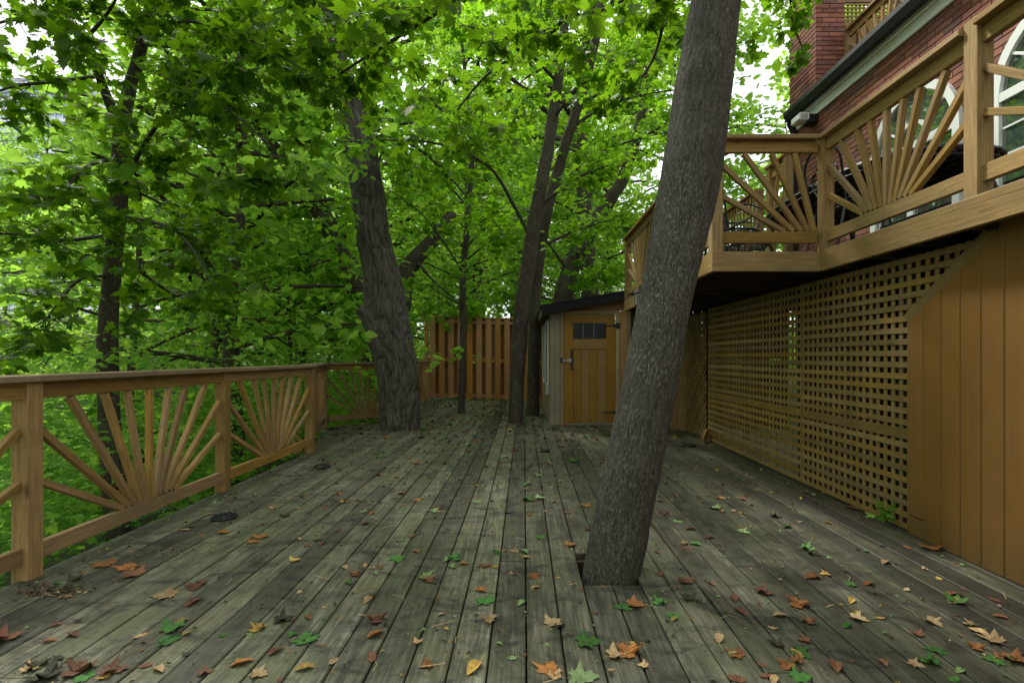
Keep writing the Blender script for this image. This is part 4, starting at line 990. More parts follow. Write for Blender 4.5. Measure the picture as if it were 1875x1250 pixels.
class Foliage:
    def __init__(s): s.pa = []; s.pr = []; s.lp = []; s.ld = []
    def limb_twigs(s, path, n, L, r=.008, per=10, t0=.2, sub=3, flat=.35, leaf_l=.12):
        """twigs with leaf sprays along a limb path (k,3)"""
        path = spline(path, 24); tt = rng.uniform(t0, 1, n) * 22.9; i = tt.astype(int); f = (tt - i)[:, None]
        p = path[i] * (1 - f) + path[i + 1] * f; tg = path[i + 1] - path[i]; tg /= np.linalg.norm(tg, axis=1)[:, None] + 1e-9
        d = rng.normal(0, 1, (n, 3)) * [1, 1, flat]; d = d / np.linalg.norm(d, axis=1)[:, None] + tg * .7 + [0, 0, .05]; d /= np.linalg.norm(d, axis=1)[:, None]
        s._grow(p, d, L * rng.uniform(.5, 1.2, n), r, per, sub, flat, leaf_l)
    def _grow(s, p, d, L, r, per, sub, flat, leaf_l):
        n = len(p); side = rng.normal(0, .25, (n, 3)); k = 5; t = np.linspace(0, 1, k)
        pts = p[:, None] + d[:, None] * (L[:, None] * t)[..., None] + side[:, None] * (L[:, None] * t ** 2)[..., None] * .5 - np.array([0, 0, 1.]) * (L[:, None] * t ** 2 * .14)[..., None]
        s.pa.append(pts); s.pr.append(np.repeat((r * (1 - .75 * t))[None], n, 0))
        if sub:
            for _ in range(sub):
                j = rng.integers(1, k - 1, n); q = pts[np.arange(n), j]; dd = d + rng.normal(0, .75, (n, 3)) * [1, 1, flat]; dd /= np.linalg.norm(dd, axis=1)[:, None]
                s._grow(q, dd, L * rng.uniform(.35, .65, n), r * .55, per, 0, flat, leaf_l)
        m = max(1, per if sub == 0 else per // 2)
        tt = rng.uniform(.25, 1.05, (n, m)); tt = np.clip(tt, 0, 1) * (k - 1.001); i = tt.astype(int); f = (tt - i)[..., None]
        q = np.take_along_axis(pts, i[..., None].repeat(3, 2), 1) * (1 - f) + np.take_along_axis(pts, (i + 1)[..., None].repeat(3, 2), 1) * f
        dd = d[:, None] * .5 + rng.normal(0, 1, (n, m, 3)) * [1, 1, .35]; dd /= np.linalg.norm(dd, axis=2)[..., None]; dd[..., 2] -= .25
        q = q + dd * rng.uniform(.02, .09, (n, m, 1)) * (leaf_l / .12)
        s.lp.append(q.reshape(-1, 3)); s.ld.append(dd.reshape(-1, 3))
    def build(s, root, leafmat, kind='mid', size=.12, keep=None, tone=(0, 1), twig_seg=3, twigs=True, tilt=.6):
        LPs = np.vstack(s.lp); D_ = np.vstack(s.ld)
        if keep is not None: mk = keep(LPs); LPs, D_ = LPs[mk], D_[mk]
        n = len(LPs); D_ /= np.linalg.norm(D_, axis=1)[:, None]; nr = np.array([0, 0, 1.]) + rng.normal(0, tilt, (n, 3)); nr -= D_ * (nr * D_).sum(1)[:, None]; nr /= np.linalg.norm(nr, axis=1)[:, None] + 1e-9
        me = leaf_mesh('crown', LPs, D_, nr, size * rng.uniform(.55, 1.25, n), np.clip(rng.beta(2, 2.4, n) * (tone[1] - tone[0]) + tone[0], 0, 1), kind)
        c = link('crown', me, root, leafmat)
        if twigs:
            pa = np.vstack(s.pa); pr = np.vstack(s.pr)
            if keep is not None: mk = keep(pa[:, -1]) & keep(pa[:, 2]); pa, pr = pa[mk], pr[mk]
            V, q = tubes(pa, pr, twig_seg); t = link('twigs', mesh_arrays('twigs', V, q, np.full(len(q), 4), np.zeros((len(q) * 4, 2))), root, M['bark_twig']); t['kind'] = 'stuff'
        return n
def limb(root, name, path, r0, r1, mat, seg=8, n=20):
    k = len(path); return link(name, trunk_mesh(name, path, list(np.linspace(r0, r1, k)), seg, n), root, mat)

def keep_scene(Pn):
    """leaves and twigs stay clear of the walking space, the upper deck and the house"""
    X, Y, Z = Pn[:, 0], Pn[:, 1], Pn[:, 2]
    k = ~((X > -2.7) & (X < 2.6) & (Y < 13.5) & (Z < 2.45))
    k &= ~((X > 1.15) & (X < 4.3) & (Y < 8.9) & (Z < 4.1))
    k &= ~((X > 3.4) & (Y < 9) & (Z < 9))
    k &= ~((X ** 2 + Y ** 2 + (Z - H) ** 2) < 2.5 ** 2)
    k &= ~((X > -3.6) & (X < -2.3) & (Y < 9) & (Z < 1.25))
    k &= ~((X > 3.35) & (Y < 7.6) & (Z < 9))
    return k

# 1. leaning foreground trunk through the hole in the deck
def fine_disp(u, v, R_):
    a = vnoise(u * 34, v * 5, 34, 3); b = vnoise(u * 80, v * 16, 80, 4); w = vnoise(u * 6, v * 1.6, 6, 5)
    return (a - .5) * .006 + (b - .5) * .006 + (w - .5) * .022
Yt = 2.80
t1 = empty('leaning_tree', (.43, Yt, 0), 'leaning grey maple trunk growing up through a hole in the deck boards', 'tree')
def rowpx(y, xl, xr, Y): c = P((xl + xr) / 2, y, Y); return (*c, (xr - xl) / 2 * Y / F)
rows = [rowpx(1180, 1050, 1160, Yt), rowpx(1068, 1068, 1168, Yt), rowpx(1000, 1080, 1180, Yt), rowpx(900, 1100, 1199, Yt), rowpx(780, 1125, 1224, Yt), rowpx(660, 1148, 1247, Yt), rowpx(560, 1167, 1265, Yt),
        rowpx(430, 1190, 1292, Yt), rowpx(300, 1213, 1318, Yt), rowpx(150, 1238, 1337, Yt), rowpx(0, 1266, 1352, Yt), rowpx(-200, 1303, 1380, Yt), rowpx(-500, 1350, 1415, Yt), rowpx(-900, 1390, 1440, Yt), rowpx(-1500, 1430, 1455, Yt)]
me = trunk_mesh('trunk', [r[:3] for r in rows], [r[3] for r in rows], 160, 420, fine_disp); link('trunk', me, t1, M['bark_near'])
fo = Foliage()
tp = [rows[i][:3] for i in range(len(rows))]
near_limbs = [
    [tp[11], (-.2, 3.6, 4.3), (-1.4, 4.6, 4.75), (-2.6, 5.2, 4.5)],
    [tp[11], P(1000, -120, 3.9), P(820, 10, 4.2), P(690, 92, 4.6), P(600, 150, 4.9)],
    [tp[11], (.9, 4.0, 4.1), P(1215, 20, 4.9), P(1190, 120, 5.2), P(1120, 200, 5.5)],
    [tp[11], P(1130, -100, 4.2), P(1010, 60, 4.7), P(900, 130, 5.2), P(830, 210, 5.6)],
    [tp[12], (.4, 4.6, 5.2), P(1290, -60, 7.0), P(1330, 0, 8.4), P(1350, 90, 9.3)],
    [tp[12], P(1420, -260, 4.6), P(1445, -90, 5.3), P(1450, 30, 5.9), P(1470, 90, 6.2)],
    [tp[12], (0, 3.9, 5.4), (-1.0, 4.9, 5.6), (-2.0, 6.4, 5.4)],
    [tp[12], (-.8, 3.4, 5.2), (-2.4, 4.2, 5.2), (-4.0, 5.4, 4.6)],
    [tp[13], (1.2, 4.6, 6.6), (0.4, 6.6, 6.7), (0.2, 8.6, 6.2)]]
for i, pth in enumerate(near_limbs):
    limb(t1, 'limb', pth, .03 if i else .04, .008, M['bark_twig'], 7, 24)
    fo.limb_twigs(pth, 19 if i not in (5,) else 14, .6 if i != 5 else .42, .005, 7, .28 if i != 5 else .5, 2, .3)
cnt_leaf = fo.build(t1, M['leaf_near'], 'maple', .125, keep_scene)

# 2. thick furrowed trunk on the left of the deck
def deep_disp(u, v, R_):
    wu = u * 30 + 1.6 * (vnoise(u * 10, v * 2.2, 10, 11) - .5) * 2
    a = vnoise(wu % 30, v * 3.6, 30, 12); rr = np.abs(a - .5) * 2
    b = vnoise(u * 60, v * 14, 60, 13); c = vnoise(u * 5, v * 1.1, 5, 14)
    return -.034 * np.exp(-(rr / .23) ** 2) + (b - .5) * .009 + (c - .5) * .05 + .008
Yb = 8.25
t2 = empty('furrowed_tree', (-1.98, Yb, 0), 'thick trunk with deeply furrowed bark rising through the left side of the deck', 'tree')
rows2 = [rowpx(860, 690, 775, Yb), rowpx(788, 695, 769, Yb), rowpx(715, 695, 766, Yb), rowpx(658, 688, 759, Yb), rowpx(600, 672, 748, Yb), rowpx(504, 668, 731, Yb), rowpx(432, 655, 715, Yb), rowpx(336, 643, 701, Yb), rowpx(206, 625, 666, Yb), rowpx(100, 600, 632, Yb), rowpx(-60, 588, 616, Yb)]
link('trunk', trunk_mesh('trunk', [r[:3] for r in rows2], [r[3] for r in rows2], 168, 330, deep_disp), t2, M['bark_deep'])
link('cut_limb', trunk_mesh('cut_limb', [P(706, 625, Yb - .05), P(688, 596, Yb - .10), P(672, 572, Yb - .16), P(665, 562, Yb - .18)], [.24, .19, .15, .14], 40, 16, lambda u, v, R_: (vnoise(u * 18, v * 6, 18, 5) - .5) * .02), t2, M['bark_deep'])
link('cut_limb', trunk_mesh('cut_limb', [P(655, 250, Yb), P(640, 215, Yb - .1), P(632, 196, Yb - .2)], [.15, .13, .10], 32, 12, lambda u, v, R_: (vnoise(u * 14, v * 6, 14, 6) - .5) * .02), t2, M['bark_deep'])
fo = Foliage()
L2 = [[P(640, 210, Yb), P(560, 120, 7.6), P(470, 60, 7.0), P(380, 40, 6.6)], [P(650, 150, Yb), P(700, 60, 7.8), P(760, 20, 7.4)], [P(610, 20, Yb), P(540, -60, 7.4), P(430, -100, 7)],
      [P(655, 260, Yb), P(720, 250, 8.0), P(800, 300, 8.0), P(870, 380, 8.2)], [P(600, -20, Yb), P(680, -90, 8.2), P(800, -60, 8.4)],
      [P(665, 330, Yb - .2), P(650, 350, 7.8), P(640, 400, 7.6), P(620, 420, 7.5)]]
for i, pth in enumerate(L2): limb(t2, 'limb', pth, .035, .01, M['bark_twig'], 7, 20); fo.limb_twigs(pth, 20 if i < 5 else 8, .75, .006, 8, .2, 2, .3)
fo.build(t2, M['leaf_mid'], 'mid', .105, keep_scene)

# 3. sapling in front of the fence
Ys = 10.6
t3 = empty('sapling', (-1.28, Ys, 0), 'thin dark sapling standing in front of the orange fence', 'tree')
rows3 = [(851, 790, 7), (845, 757, 6.8), (848, 600, 6), (848, 500, 5.5), (854, 430, 5.2), (861, 340, 4.6), (865, 250, 4), (850, 120, 3.2), (840, 0, 2.6), (835, -150, 1.8)]
link('trunk', trunk_mesh('trunk', [P(a, b, Ys) for a, b, c in rows3], [c * Ys / F for a, b, c in rows3], 24, 90, lambda u, v, R_: (vnoise(u * 10, v * 6, 10, 7) - .5) * .008), t3, M['bark_smooth'])
fo = Foliage()
L3 = [[P(849, 560, Ys), P(820, 545, 10.3), P(780, 520, 10)], [P(848, 500, Ys), P(810, 440, 10.2), P(760, 380, 9.8), P(700, 340, 9.4)], [P(849, 480, Ys), P(900, 440, 10.2), P(940, 420, 10)], [P(858, 380, Ys), P(800, 320, 10.2), P(740, 300, 10)],
      [P(863, 300, Ys), P(910, 240, 10.4), P(950, 220, 10.2)], [P(862, 230, Ys), P(790, 190, 10.1), P(720, 170, 9.8)], [P(850, 120, Ys), P(900, 60, 10), P(940, 30, 10)], [P(848, 80, Ys), P(790, 30, 10), P(730, 20, 10)]]
for i, pth in enumerate(L3): limb(t3, 'limb', pth, .022, .006, M['bark_twig'], 6, 16); fo.limb_twigs(pth, 19, .7, .005, 8, .2, 2, .3)
fo.build(t3, M['leaf_mid'], 'mid', .11, keep_scene)

# 4. pair of trees by the shed
def twin(name, rows, Y, label, limbs, ln=30, grp=None):
    t = empty(name, (P(rows[1][0], rows[1][1], Y)[0], Y, 0), label, 'tree', grp)
    link('trunk', trunk_mesh('trunk', [P(a, b, Y + dy) for a, b, c, dy in rows], [c * (Y + dy) / F for a, b, c, dy in rows], 40, 160, lambda u, v, R_: (vnoise(u * 16, v * 7, 16, 8) - .5) * .012 + (vnoise(u * 4, v * 1.5, 4, 9) - .5) * .02), t, M['bark_smooth'])
    fo = Foliage()
    for pth in limbs: limb(t, 'limb', pth, .035, .008, M['bark_twig'], 7, 20); fo.limb_twigs(pth, int(ln * .72), .75, .006, 8, .2, 2, .3)
    fo.build(t, M['leaf_mid'], 'mid', .11, keep_scene)
    return t
twin('deck_tree', [(941, 840, 14, 0), (943, 775, 13.5, 0), (948, 680, 13.5, 0), (955, 576, 14, 0), (975, 432, 13, 0), (1003, 269, 11, 0), (1026, 120, 9, 0), (1036, 0, 8, 0), (1040, -150, 6, 0), (1045, -400, 3, 0)], 9.05, 'nearer smooth brown trunk of the pair beside the shed', [
    [P(970, 432, 9.05), P(935, 365, 8.8), P(897, 307, 8.4), P(820, 268, 8.0), P(735, 257, 7.7), P(620, 260, 7.3)],
    [P(895, 305, 8.4), P(880, 280, 8.4), P(850, 250, 8.4), P(780, 170, 8.2)],
    [P(1010, 220, 9.05), P(1060, 160, 8.6), P(1110, 130, 8.2), P(1170, 100, 8)], [P(1020, 150, 9.05), P(960, 90, 8.6), P(900, 60, 8.2), P(820, 40, 8)],
    [P(985, 380, 9.05), P(1050, 330, 8.9), P(1120, 300, 8.7)], [P(1036, 0, 9), P(1100, -50, 8.6), P(1180, -60, 8.4)], [P(1038, -100, 9), P(960, -80, 8.5), P(880, -60, 8)]])
twin('deck_tree', [(973, 810, 13, 0), (975, 762, 12, 0), (978, 650, 11, 0), (980, 560, 10.5, 0), (993, 432, 10, 0), (1028, 288, 9.5, 0), (1060, 190, 9, 0), (1084, 96, 9, 0), (1101, 0, 8, 0), (1115, -150, 6, 0), (1125, -400, 3, 0)], 10.2, 'further smooth brown trunk of the pair beside the shed', [
    [P(1010, 350, 10.2), P(1080, 290, 10.4), P(1150, 260, 10.5), P(1230, 240, 10.6)], [P(1070, 150, 10.2), P(1140, 100, 10), P(1230, 80, 9.8)], [P(1000, 400, 10.2), P(930, 380, 10.8), P(860, 420, 11)],
    [P(1060, 200, 10.2), P(990, 170, 10), P(920, 150, 9.8)], [P(995, 450, 10.2), P(1060, 420, 10.6), P(1130, 400, 11)], [P(1100, 20, 10), P(1170, -10, 9.8), P(1250, -20, 9.6)], [P(1090, 60, 10), P(1040, 10, 9.7), P(980, -20, 9.5)],
    [P(1050, 230, 10.2), P(1120, 190, 10.1), P(1200, 170, 10), P(1290, 160, 10)]], 34)

# 5. tree beyond the left railing
Yl = 5.6
t5 = empty('ravine_tree', (-4.4, Yl, -1.2), 'slim dark maple just outside the left railing, forking high up', 'tree')
rows5 = [(232, 1080, 24, 0), (222, 990, 22, 0), (208, 880, 19, 0), (200, 760, 17, 0), (197, 650, 16.5, 0), (199, 576, 15, 0), (208, 470, 13.5, 0), (219, 336, 14, 0), (222, 240, 12, 0), (238, 160, 10.5, 0), (254, 105, 10, 0), (270, 40, 9.5, 0), (281, -20, 9, 0), (300, -200, 7, 0), (320, -500, 3, 0)]
link('trunk', trunk_mesh('trunk', [P(a, b, Yl) for a, b, c, d in rows5], [c * Yl / F for a, b, c, d in rows5], 40, 180, lambda u, v, R_: (vnoise(u * 14, v * 6, 14, 8) - .5) * .008), t5, M['bark_smooth'])
link('fork', trunk_mesh('fork', [P(220, 235, Yl), P(195, 175, Yl - .1), P(170, 110, Yl - .2), P(140, 55, Yl - .3), P(128, 30, Yl - .3), P(110, -80, Yl - .4)], [.055, .045, .036, .03, .027, .02], 14, 40), t5, M['bark_smooth'])
fo = Foliage()
L5 = [[P(228, 335, Yl), P(255, 280, 5.3), P(300, 215, 5.0), P(350, 190, 4.8), P(430, 200, 4.6)], [P(212, 290, Yl), P(160, 305, 5.2), P(120, 345, 4.9), P(90, 370, 4.7)], [P(205, 430, Yl), P(120, 440, 5.0), P(60, 432, 4.5), P(-40, 425, 4.2)],
      [P(128, 30, 5.3), P(60, 35, 4.9), P(0, 42, 4.5), P(-80, 80, 4.2)], [P(215, 395, Yl), P(290, 410, 5.2), P(340, 440, 5.0), P(390, 520, 4.8)], [P(250, 120, Yl), P(300, 140, 5.2), P(400, 190, 4.9), P(500, 270, 4.7)],
      [P(200, 505, Yl), P(150, 510, 5.2), P(110, 550, 4.9), P(75, 600, 4.7)], [P(262, 60, Yl), P(350, 40, 5.2), P(450, 70, 4.9), P(560, 130, 4.6)], [P(220, 350, Yl), P(270, 360, 6.2), P(330, 400, 6.8), P(380, 470, 7.4)],
      [P(275, 0, Yl), P(380, -40, 5.1), P(520, -30, 4.7), P(600, 20, 4.4)], [P(180, 140, Yl), P(100, 150, 5.2), P(20, 160, 4.8), P(-60, 190, 4.5)], [P(150, 80, 5.4), P(200, 20, 5), P(230, -40, 4.6)],
      [P(260, 80, Yl), P(330, 90, 5.2), P(380, 120, 5), P(440, 150, 4.8)], [P(275, 20, Yl), P(400, 20, 5.6), P(520, 60, 5.6)], [P(222, 300, Yl), P(300, 300, 5.4), P(380, 330, 5.2), P(470, 330, 5.1)],
      [P(205, 460, Yl), P(260, 500, 5.9), P(320, 540, 6.3), P(400, 570, 6.8)]]
for i, pth in enumerate(L5): limb(t5, 'limb', pth, .022 if i else .03, .006, M['bark_twig'], 7, 22); fo.limb_twigs(pth, 15, .55, .0045, 6, .15, 2, .25)
fo.build(t5, M['leaf_near'], 'maple', .12, keep_scene, tone=(0, .95))

# 6. forked tree behind the thick trunk, and a tree leaning right behind the shed
Yf = 14.5
def back_tree(name, label, Y, stems, limbs, ln=26, mat='bark_smooth'):
    b = P(stems[0][0][0], stems[0][0][1], Y); t = empty(name, (b[0], Y, float(ground_z(np.array(b[0]), np.array(Y)))), label, 'tree')
    for i, st in enumerate(stems): link('trunk' if i == 0 else 'fork', trunk_mesh('trunk', [P(a, bb, Y) for a, bb, c in st], [1.35 * c * Y / F for a, bb, c in st], 24, 60, lambda u, v, R_: (vnoise(u * 12, v * 5, 12, 8) - .5) * .03), t, M[mat])
    fo = Foliage()
    for pth in limbs: limb(t, 'limb', pth, .05, .012, M['bark_smooth'], 6, 16); fo.limb_twigs(pth, int(ln * .7), 1.2, .009, 7, .15, 3, .3, .15)
    fo.build(t, M['leaf_mid'], 'mid', .16, lambda q: keep_scene(q) & (q[:, 1] > 9))
    return t
back_tree('forked_tree', 'dark forked tree leaning both ways behind the thick furrowed trunk', Yf, [[(735, 800, 26), (722, 700, 24), (708, 610, 22), (690, 565, 18), (655, 530, 15), (630, 470, 13), (600, 410, 12), (565, 360, 10), (530, 310, 9), (470, 225, 7), (440, 190, 5)],
    [(715, 640, 18), (732, 560, 15), (742, 505, 13), (760, 475, 11), (800, 430, 9), (830, 390, 7)]],
    [[P(630, 470, Yf), P(590, 480, 14), P(540, 500, 13.5)], [P(565, 360, Yf), P(520, 380, 14), P(460, 420, 13.5)], [P(500, 265, Yf), P(480, 200, 14), P(500, 100, 13.5)], [P(600, 410, Yf), P(590, 330, 14.4), P(560, 230, 14)], [P(760, 475, Yf), P(800, 520, 14), P(850, 560, 13.8)],
     [P(800, 430, Yf), P(780, 350, 14), P(740, 300, 14)], [P(440, 190, Yf), P(380, 140, 14), P(300, 120, 14)], [P(655, 530, Yf), P(600, 560, 14.2), P(540, 600, 14)]])
Yg = 15.5
back_tree('leaning_back_tree', 'slim tree leaning right above the shed roof', Yg, [[(1020, 800, 16), (1024, 640, 14), (1028, 560, 13), (1042, 500, 12), (1065, 450, 11), (1090, 405, 10), (1120, 360, 9), (1142, 325, 8), (1170, 230, 7), (1190, 120, 6), (1200, 0, 4)]],
    [[P(1042, 500, Yg), P(1000, 440, 15), P(960, 400, 15)], [P(1090, 405, Yg), P(1140, 400, 15), P(1200, 420, 15)], [P(1120, 360, Yg), P(1070, 300, 15.2), P(1040, 240, 15)], [P(1160, 260, Yg), P(1220, 230, 15), P(1290, 220, 15)], [P(1180, 170, Yg), P(1130, 120, 15), P(1080, 90, 15)],
     [P(1195, 60, Yg), P(1250, 30, 15), P(1300, 40, 15)], [P(1030, 550, Yg), P(1070, 520, 15), P(1120, 500, 14.6)], [P(1028, 560, Yg), P(980, 540, 15), P(930, 545, 14.6)]])

# 7. forest: a few trees grown once, then copied
def proto_tree(height, seed, trunk_r, leaf, nl, spread, low=.22):
    """a whole forest tree about its own origin; returns the three meshes"""
    r = np.random.default_rng(seed); k = 7
    tz_ = np.linspace(-.6, height * .93, k); ctr = np.column_stack([np.cumsum(r.normal(0, .16, k)), np.cumsum(r.normal(0, .16, k)), tz_])
    tr_ = trunk_mesh('trunk', ctr, list(trunk_r * (1 - .85 * np.linspace(0, 1, k))), 12, 30)
    fo = Foliage(); paths = []
    for i in range(nl):
        t = low + (1 - low) * (i + .5) / nl; base = spline(ctr, 50)[int(t * 49)]; a = i * 2.4 + r.uniform(-.4, .4); L = spread * (1.15 - .65 * t) * r.uniform(.7, 1.2)
        d = np.array([math.cos(a), math.sin(a), 0]); e = r.uniform(.1, .7)
        paths.append(np.array([base, base + d * L * .4 + [0, 0, L * e * .35], base + d * L * .75 + [0, 0, L * e * .5], base + d * L + [0, 0, L * e * .45]]))
    for p in paths: fo.limb_twigs(p, 10, 1.5, .012, 6, .2, 3, .35, .18)
    PA = np.array([spline(p, 6) for p in paths]); V, q = tubes(PA, np.repeat(np.linspace(trunk_r * .33, .015, 6)[None], len(paths), 0), 5)
    lm_ = mesh_arrays('limbs', V, q, np.full(len(q), 4), np.zeros((len(q) * 4, 2)), None, True)
    tw = np.vstack(fo.pa); twr = np.vstack(fo.pr)
    LPs = np.vstack(fo.lp); D_ = np.vstack(fo.ld); n = len(LPs); D_ /= np.linalg.norm(D_, axis=1)[:, None]; nr = np.array([0, 0, 1.]) + rng.normal(0, .5, (n, 3)); nr -= D_ * (nr * D_).sum(1)[:, None]; nr /= np.linalg.norm(nr, axis=1)[:, None]
    cr = leaf_mesh('crown', LPs, D_, nr, leaf * rng.uniform(.6, 1.3, n), rng.beta(2, 2, n), 'simple')
    tr_.materials.append(M['bark_smooth']); lm_.materials.append(M['bark_smooth']); cr.materials.append(M['leaf_far'])
    return tr_, lm_, cr, n
protos = [proto_tree(15, 1, .20, .19, 30, 4.6), proto_tree(18, 2,   .26, .20, 34, 5.0, .3), proto_tree(11, 3, .12, .17, 26, 3.4, .12), proto_tree(20, 4, .30, .21, 36, 5.6, .4)]
def forest_tree(x, y, kind, sc, rot, label, grp, name='forest_tree'):
    z = float(ground_z(np.array(x), np.array(y))); t = empty(name, (x, y, z - .1), label, 'tree', grp); t.rotation_euler = (0, 0, rot); t.scale = (sc, sc, sc)
    tr_, lm_, cr, n = protos[kind]
    for nm, me in (('trunk', tr_), ('limb', lm_), ('crown', cr)):
        o = bpy.data.objects.new(nm, me); S.collection.objects.link(o); o.parent = t
kinds_l = ['tall forest maple with spreading crown standing down in the ravine', 'large forest tree with high crown in the ravine woods', 'small leafy understorey tree in the ravine woods', 'tallest kind of forest tree with a bare lower trunk in the ravine']
kinds_r = ['broad leafy tree standing beyond the back fence and shed', 'tall tree with high crown beyond the back fence and shed', 'small bright leafy tree beyond the back fence and shed', 'bare trunked high tree beyond the back fence and shed']
fr = random.Random(11)
spots = []
def try_spot(x, y, md):
    if all((x - a) ** 2 + (y - b) ** 2 > md * md for a, b in spots): spots.append((x, y)); return True
    return False
for tries in range(9000):
    y = fr.uniform(9, 62); x = fr.uniform(-1.15, .62) * y * 1.0 + fr.uniform(-3, 3)
    if x > -5.5 and y < 18: continue
    if x > 2.5 and y < 16: continue
    if x < -5.5 and y < 9 : continue
    if y > 40 and fr.random() < .35: continue
    if .17 < x / y < .66: continue           # open sky beside the house
    if not try_spot(x, y, 2.3 + y * .05): continue
    kd = fr.choice([0, 1, 2, 2, 3, 0] if y < 30 else [0, 1, 3, 1])
    if -1.25 < x / y < -.70 and y < 40: continue      # the view out to the tower stays thin
    u_ = CX + F * x / y
    zone = 'left of the slim dark maple' if u_ < 190 else ('right of the slim dark maple' if u_ < 420 else ('left of the furrowed trunk' if u_ < 660 else ('behind the furrowed trunk' if u_ < 790 else ('behind the orange fence' if u_ < 960 else 'behind the shed'))))
    dist_ = 'near the deck' if y < 20 else ('at middle distance' if y < 34 else 'far away')
    lb = ['spreading forest maple', 'large high-crowned forest tree', 'small leafy understorey tree', 'tall bare-trunked forest tree'][kd] + ' ' + dist_ + ' ' + zone
    forest_tree(x, y, kd, fr.uniform(.8, 1.2), fr.uniform(0, 6.28), lb, 'trees of the ravine woods' if x < 0 else 'trees beyond the back fence')
    if len(spots) > 100: break
print('forest trees', len(spots), 'near leaves', cnt_leaf)
for (x, y, kd, sc, lb) in ((-9.5, 4.5, 2, .75, 'small leafy tree in the ravine left of the slim dark maple'), (-7.2, 9.6, 2, .8, 'small leafy tree in the ravine below the long railing'), (-6.6, 14.0, 2, .7, 'small leafy tree standing outside the bend of the railings'), (5.0, 15.5, 2, 1.0, 'small leafy tree right behind the shed roof'), (6.6, 14.6, 2, .62, 'low bushy tree between the shed roof and the house corner'), (8.3, 15.5, 2, .85, 'light leafy tree seen beside the brick chimney'), (-15.5, 17.5, 2, .62, 'low leafy tree below the glimpse of the high-rise'), (-11, 13, 2, .55, 'low leafy tree nearer the railing below the glimpse of the high-rise'), (-24, 26, 2, .8, 'leafy tree further down the ravine below the high-rise')):
    forest_tree(x, y, kd, sc, x * 3, lb, None, 'understorey_tree')
# tree on the off-camera side so that windows have woods to mirror and the deck its canopy
for (x, y, kd, sc) in ((-8, -4, 0, 1.0), (-14, 1, 1, 1.0), (-4.5, -9, 1, 1.0), (3, -10, 0, 1.0), (-12, -10, 3, 1)):
    forest_tree(x, y, kd, sc, x, 'forest maple standing in the ravine behind the viewer', 'trees behind the viewer')

# undergrowth on the slope
def undergrowth(name, n, xr, yr, hmax, size, label, kind='simple', dens=None, mat='leaf_under'):
    c = max(1, n // 14); X = rng.uniform(*xr, c); Y = rng.uniform(*yr, c)
    ok = ~((X > -3.9) & (X < 5) & (Y < 13.9)) & ~((X > -4.3) & (Y > 6.0) & (Y < 10.2) & (X < 3)); X, Y = X[ok], Y[ok]; c = len(X)
    hh = hmax * rng.uniform(.15, 1, c) ** 1.3
    p = np.column_stack([X, Y, ground_z(X, Y) + hh]); m = 14
    q = p[:, None] + rng.normal(0, 1, (c, m, 3)) * [.22, .22, .10]; q = q.reshape(-1, 3)
    k = ~((q[:, 0] > -2.72) & (q[:, 0] < 4.5) & (q[:, 1] < 13.9)); q = q[k]; n2 = len(q)
    d = rng.normal(0, 1, (n2, 3)) * [1, 1, .3]; d /= np.linalg.norm(d, axis=1)[:, None]; nr = np.array([0, 0, 1.]) + rng.normal(0, .4, (n2, 3)); nr -= d * (nr * d).sum(1)[:, None]; nr /= np.linalg.norm(nr, axis=1)[:, None]
    o = link(name, leaf_mesh(name, q, d, nr, size * rng.uniform(.5, 1.4, n2), rng.beta(2, 2, n2), kind), None, M[mat])
    tag(o, label, kind='stuff')
undergrowth('undergrowth', 30000, (-9, -2.8), (1.2, 14), 2.4, .085, 'bright green saplings and ground plants below the left railing', 'mid')
undergrowth('undergrowth', 40000, (-26, -6), (2, 30), 2.6, .15, 'green undergrowth covering the ravine slope')
undergrowth('undergrowth', 22000, (-8, 12), (14.2, 24), 1.8, .12, 'green undergrowth behind the back fence')
undergrowth('undergrowth', 30000, (-50, 30), (20, 60), 2.5, .28, 'far undergrowth between the forest trunks')

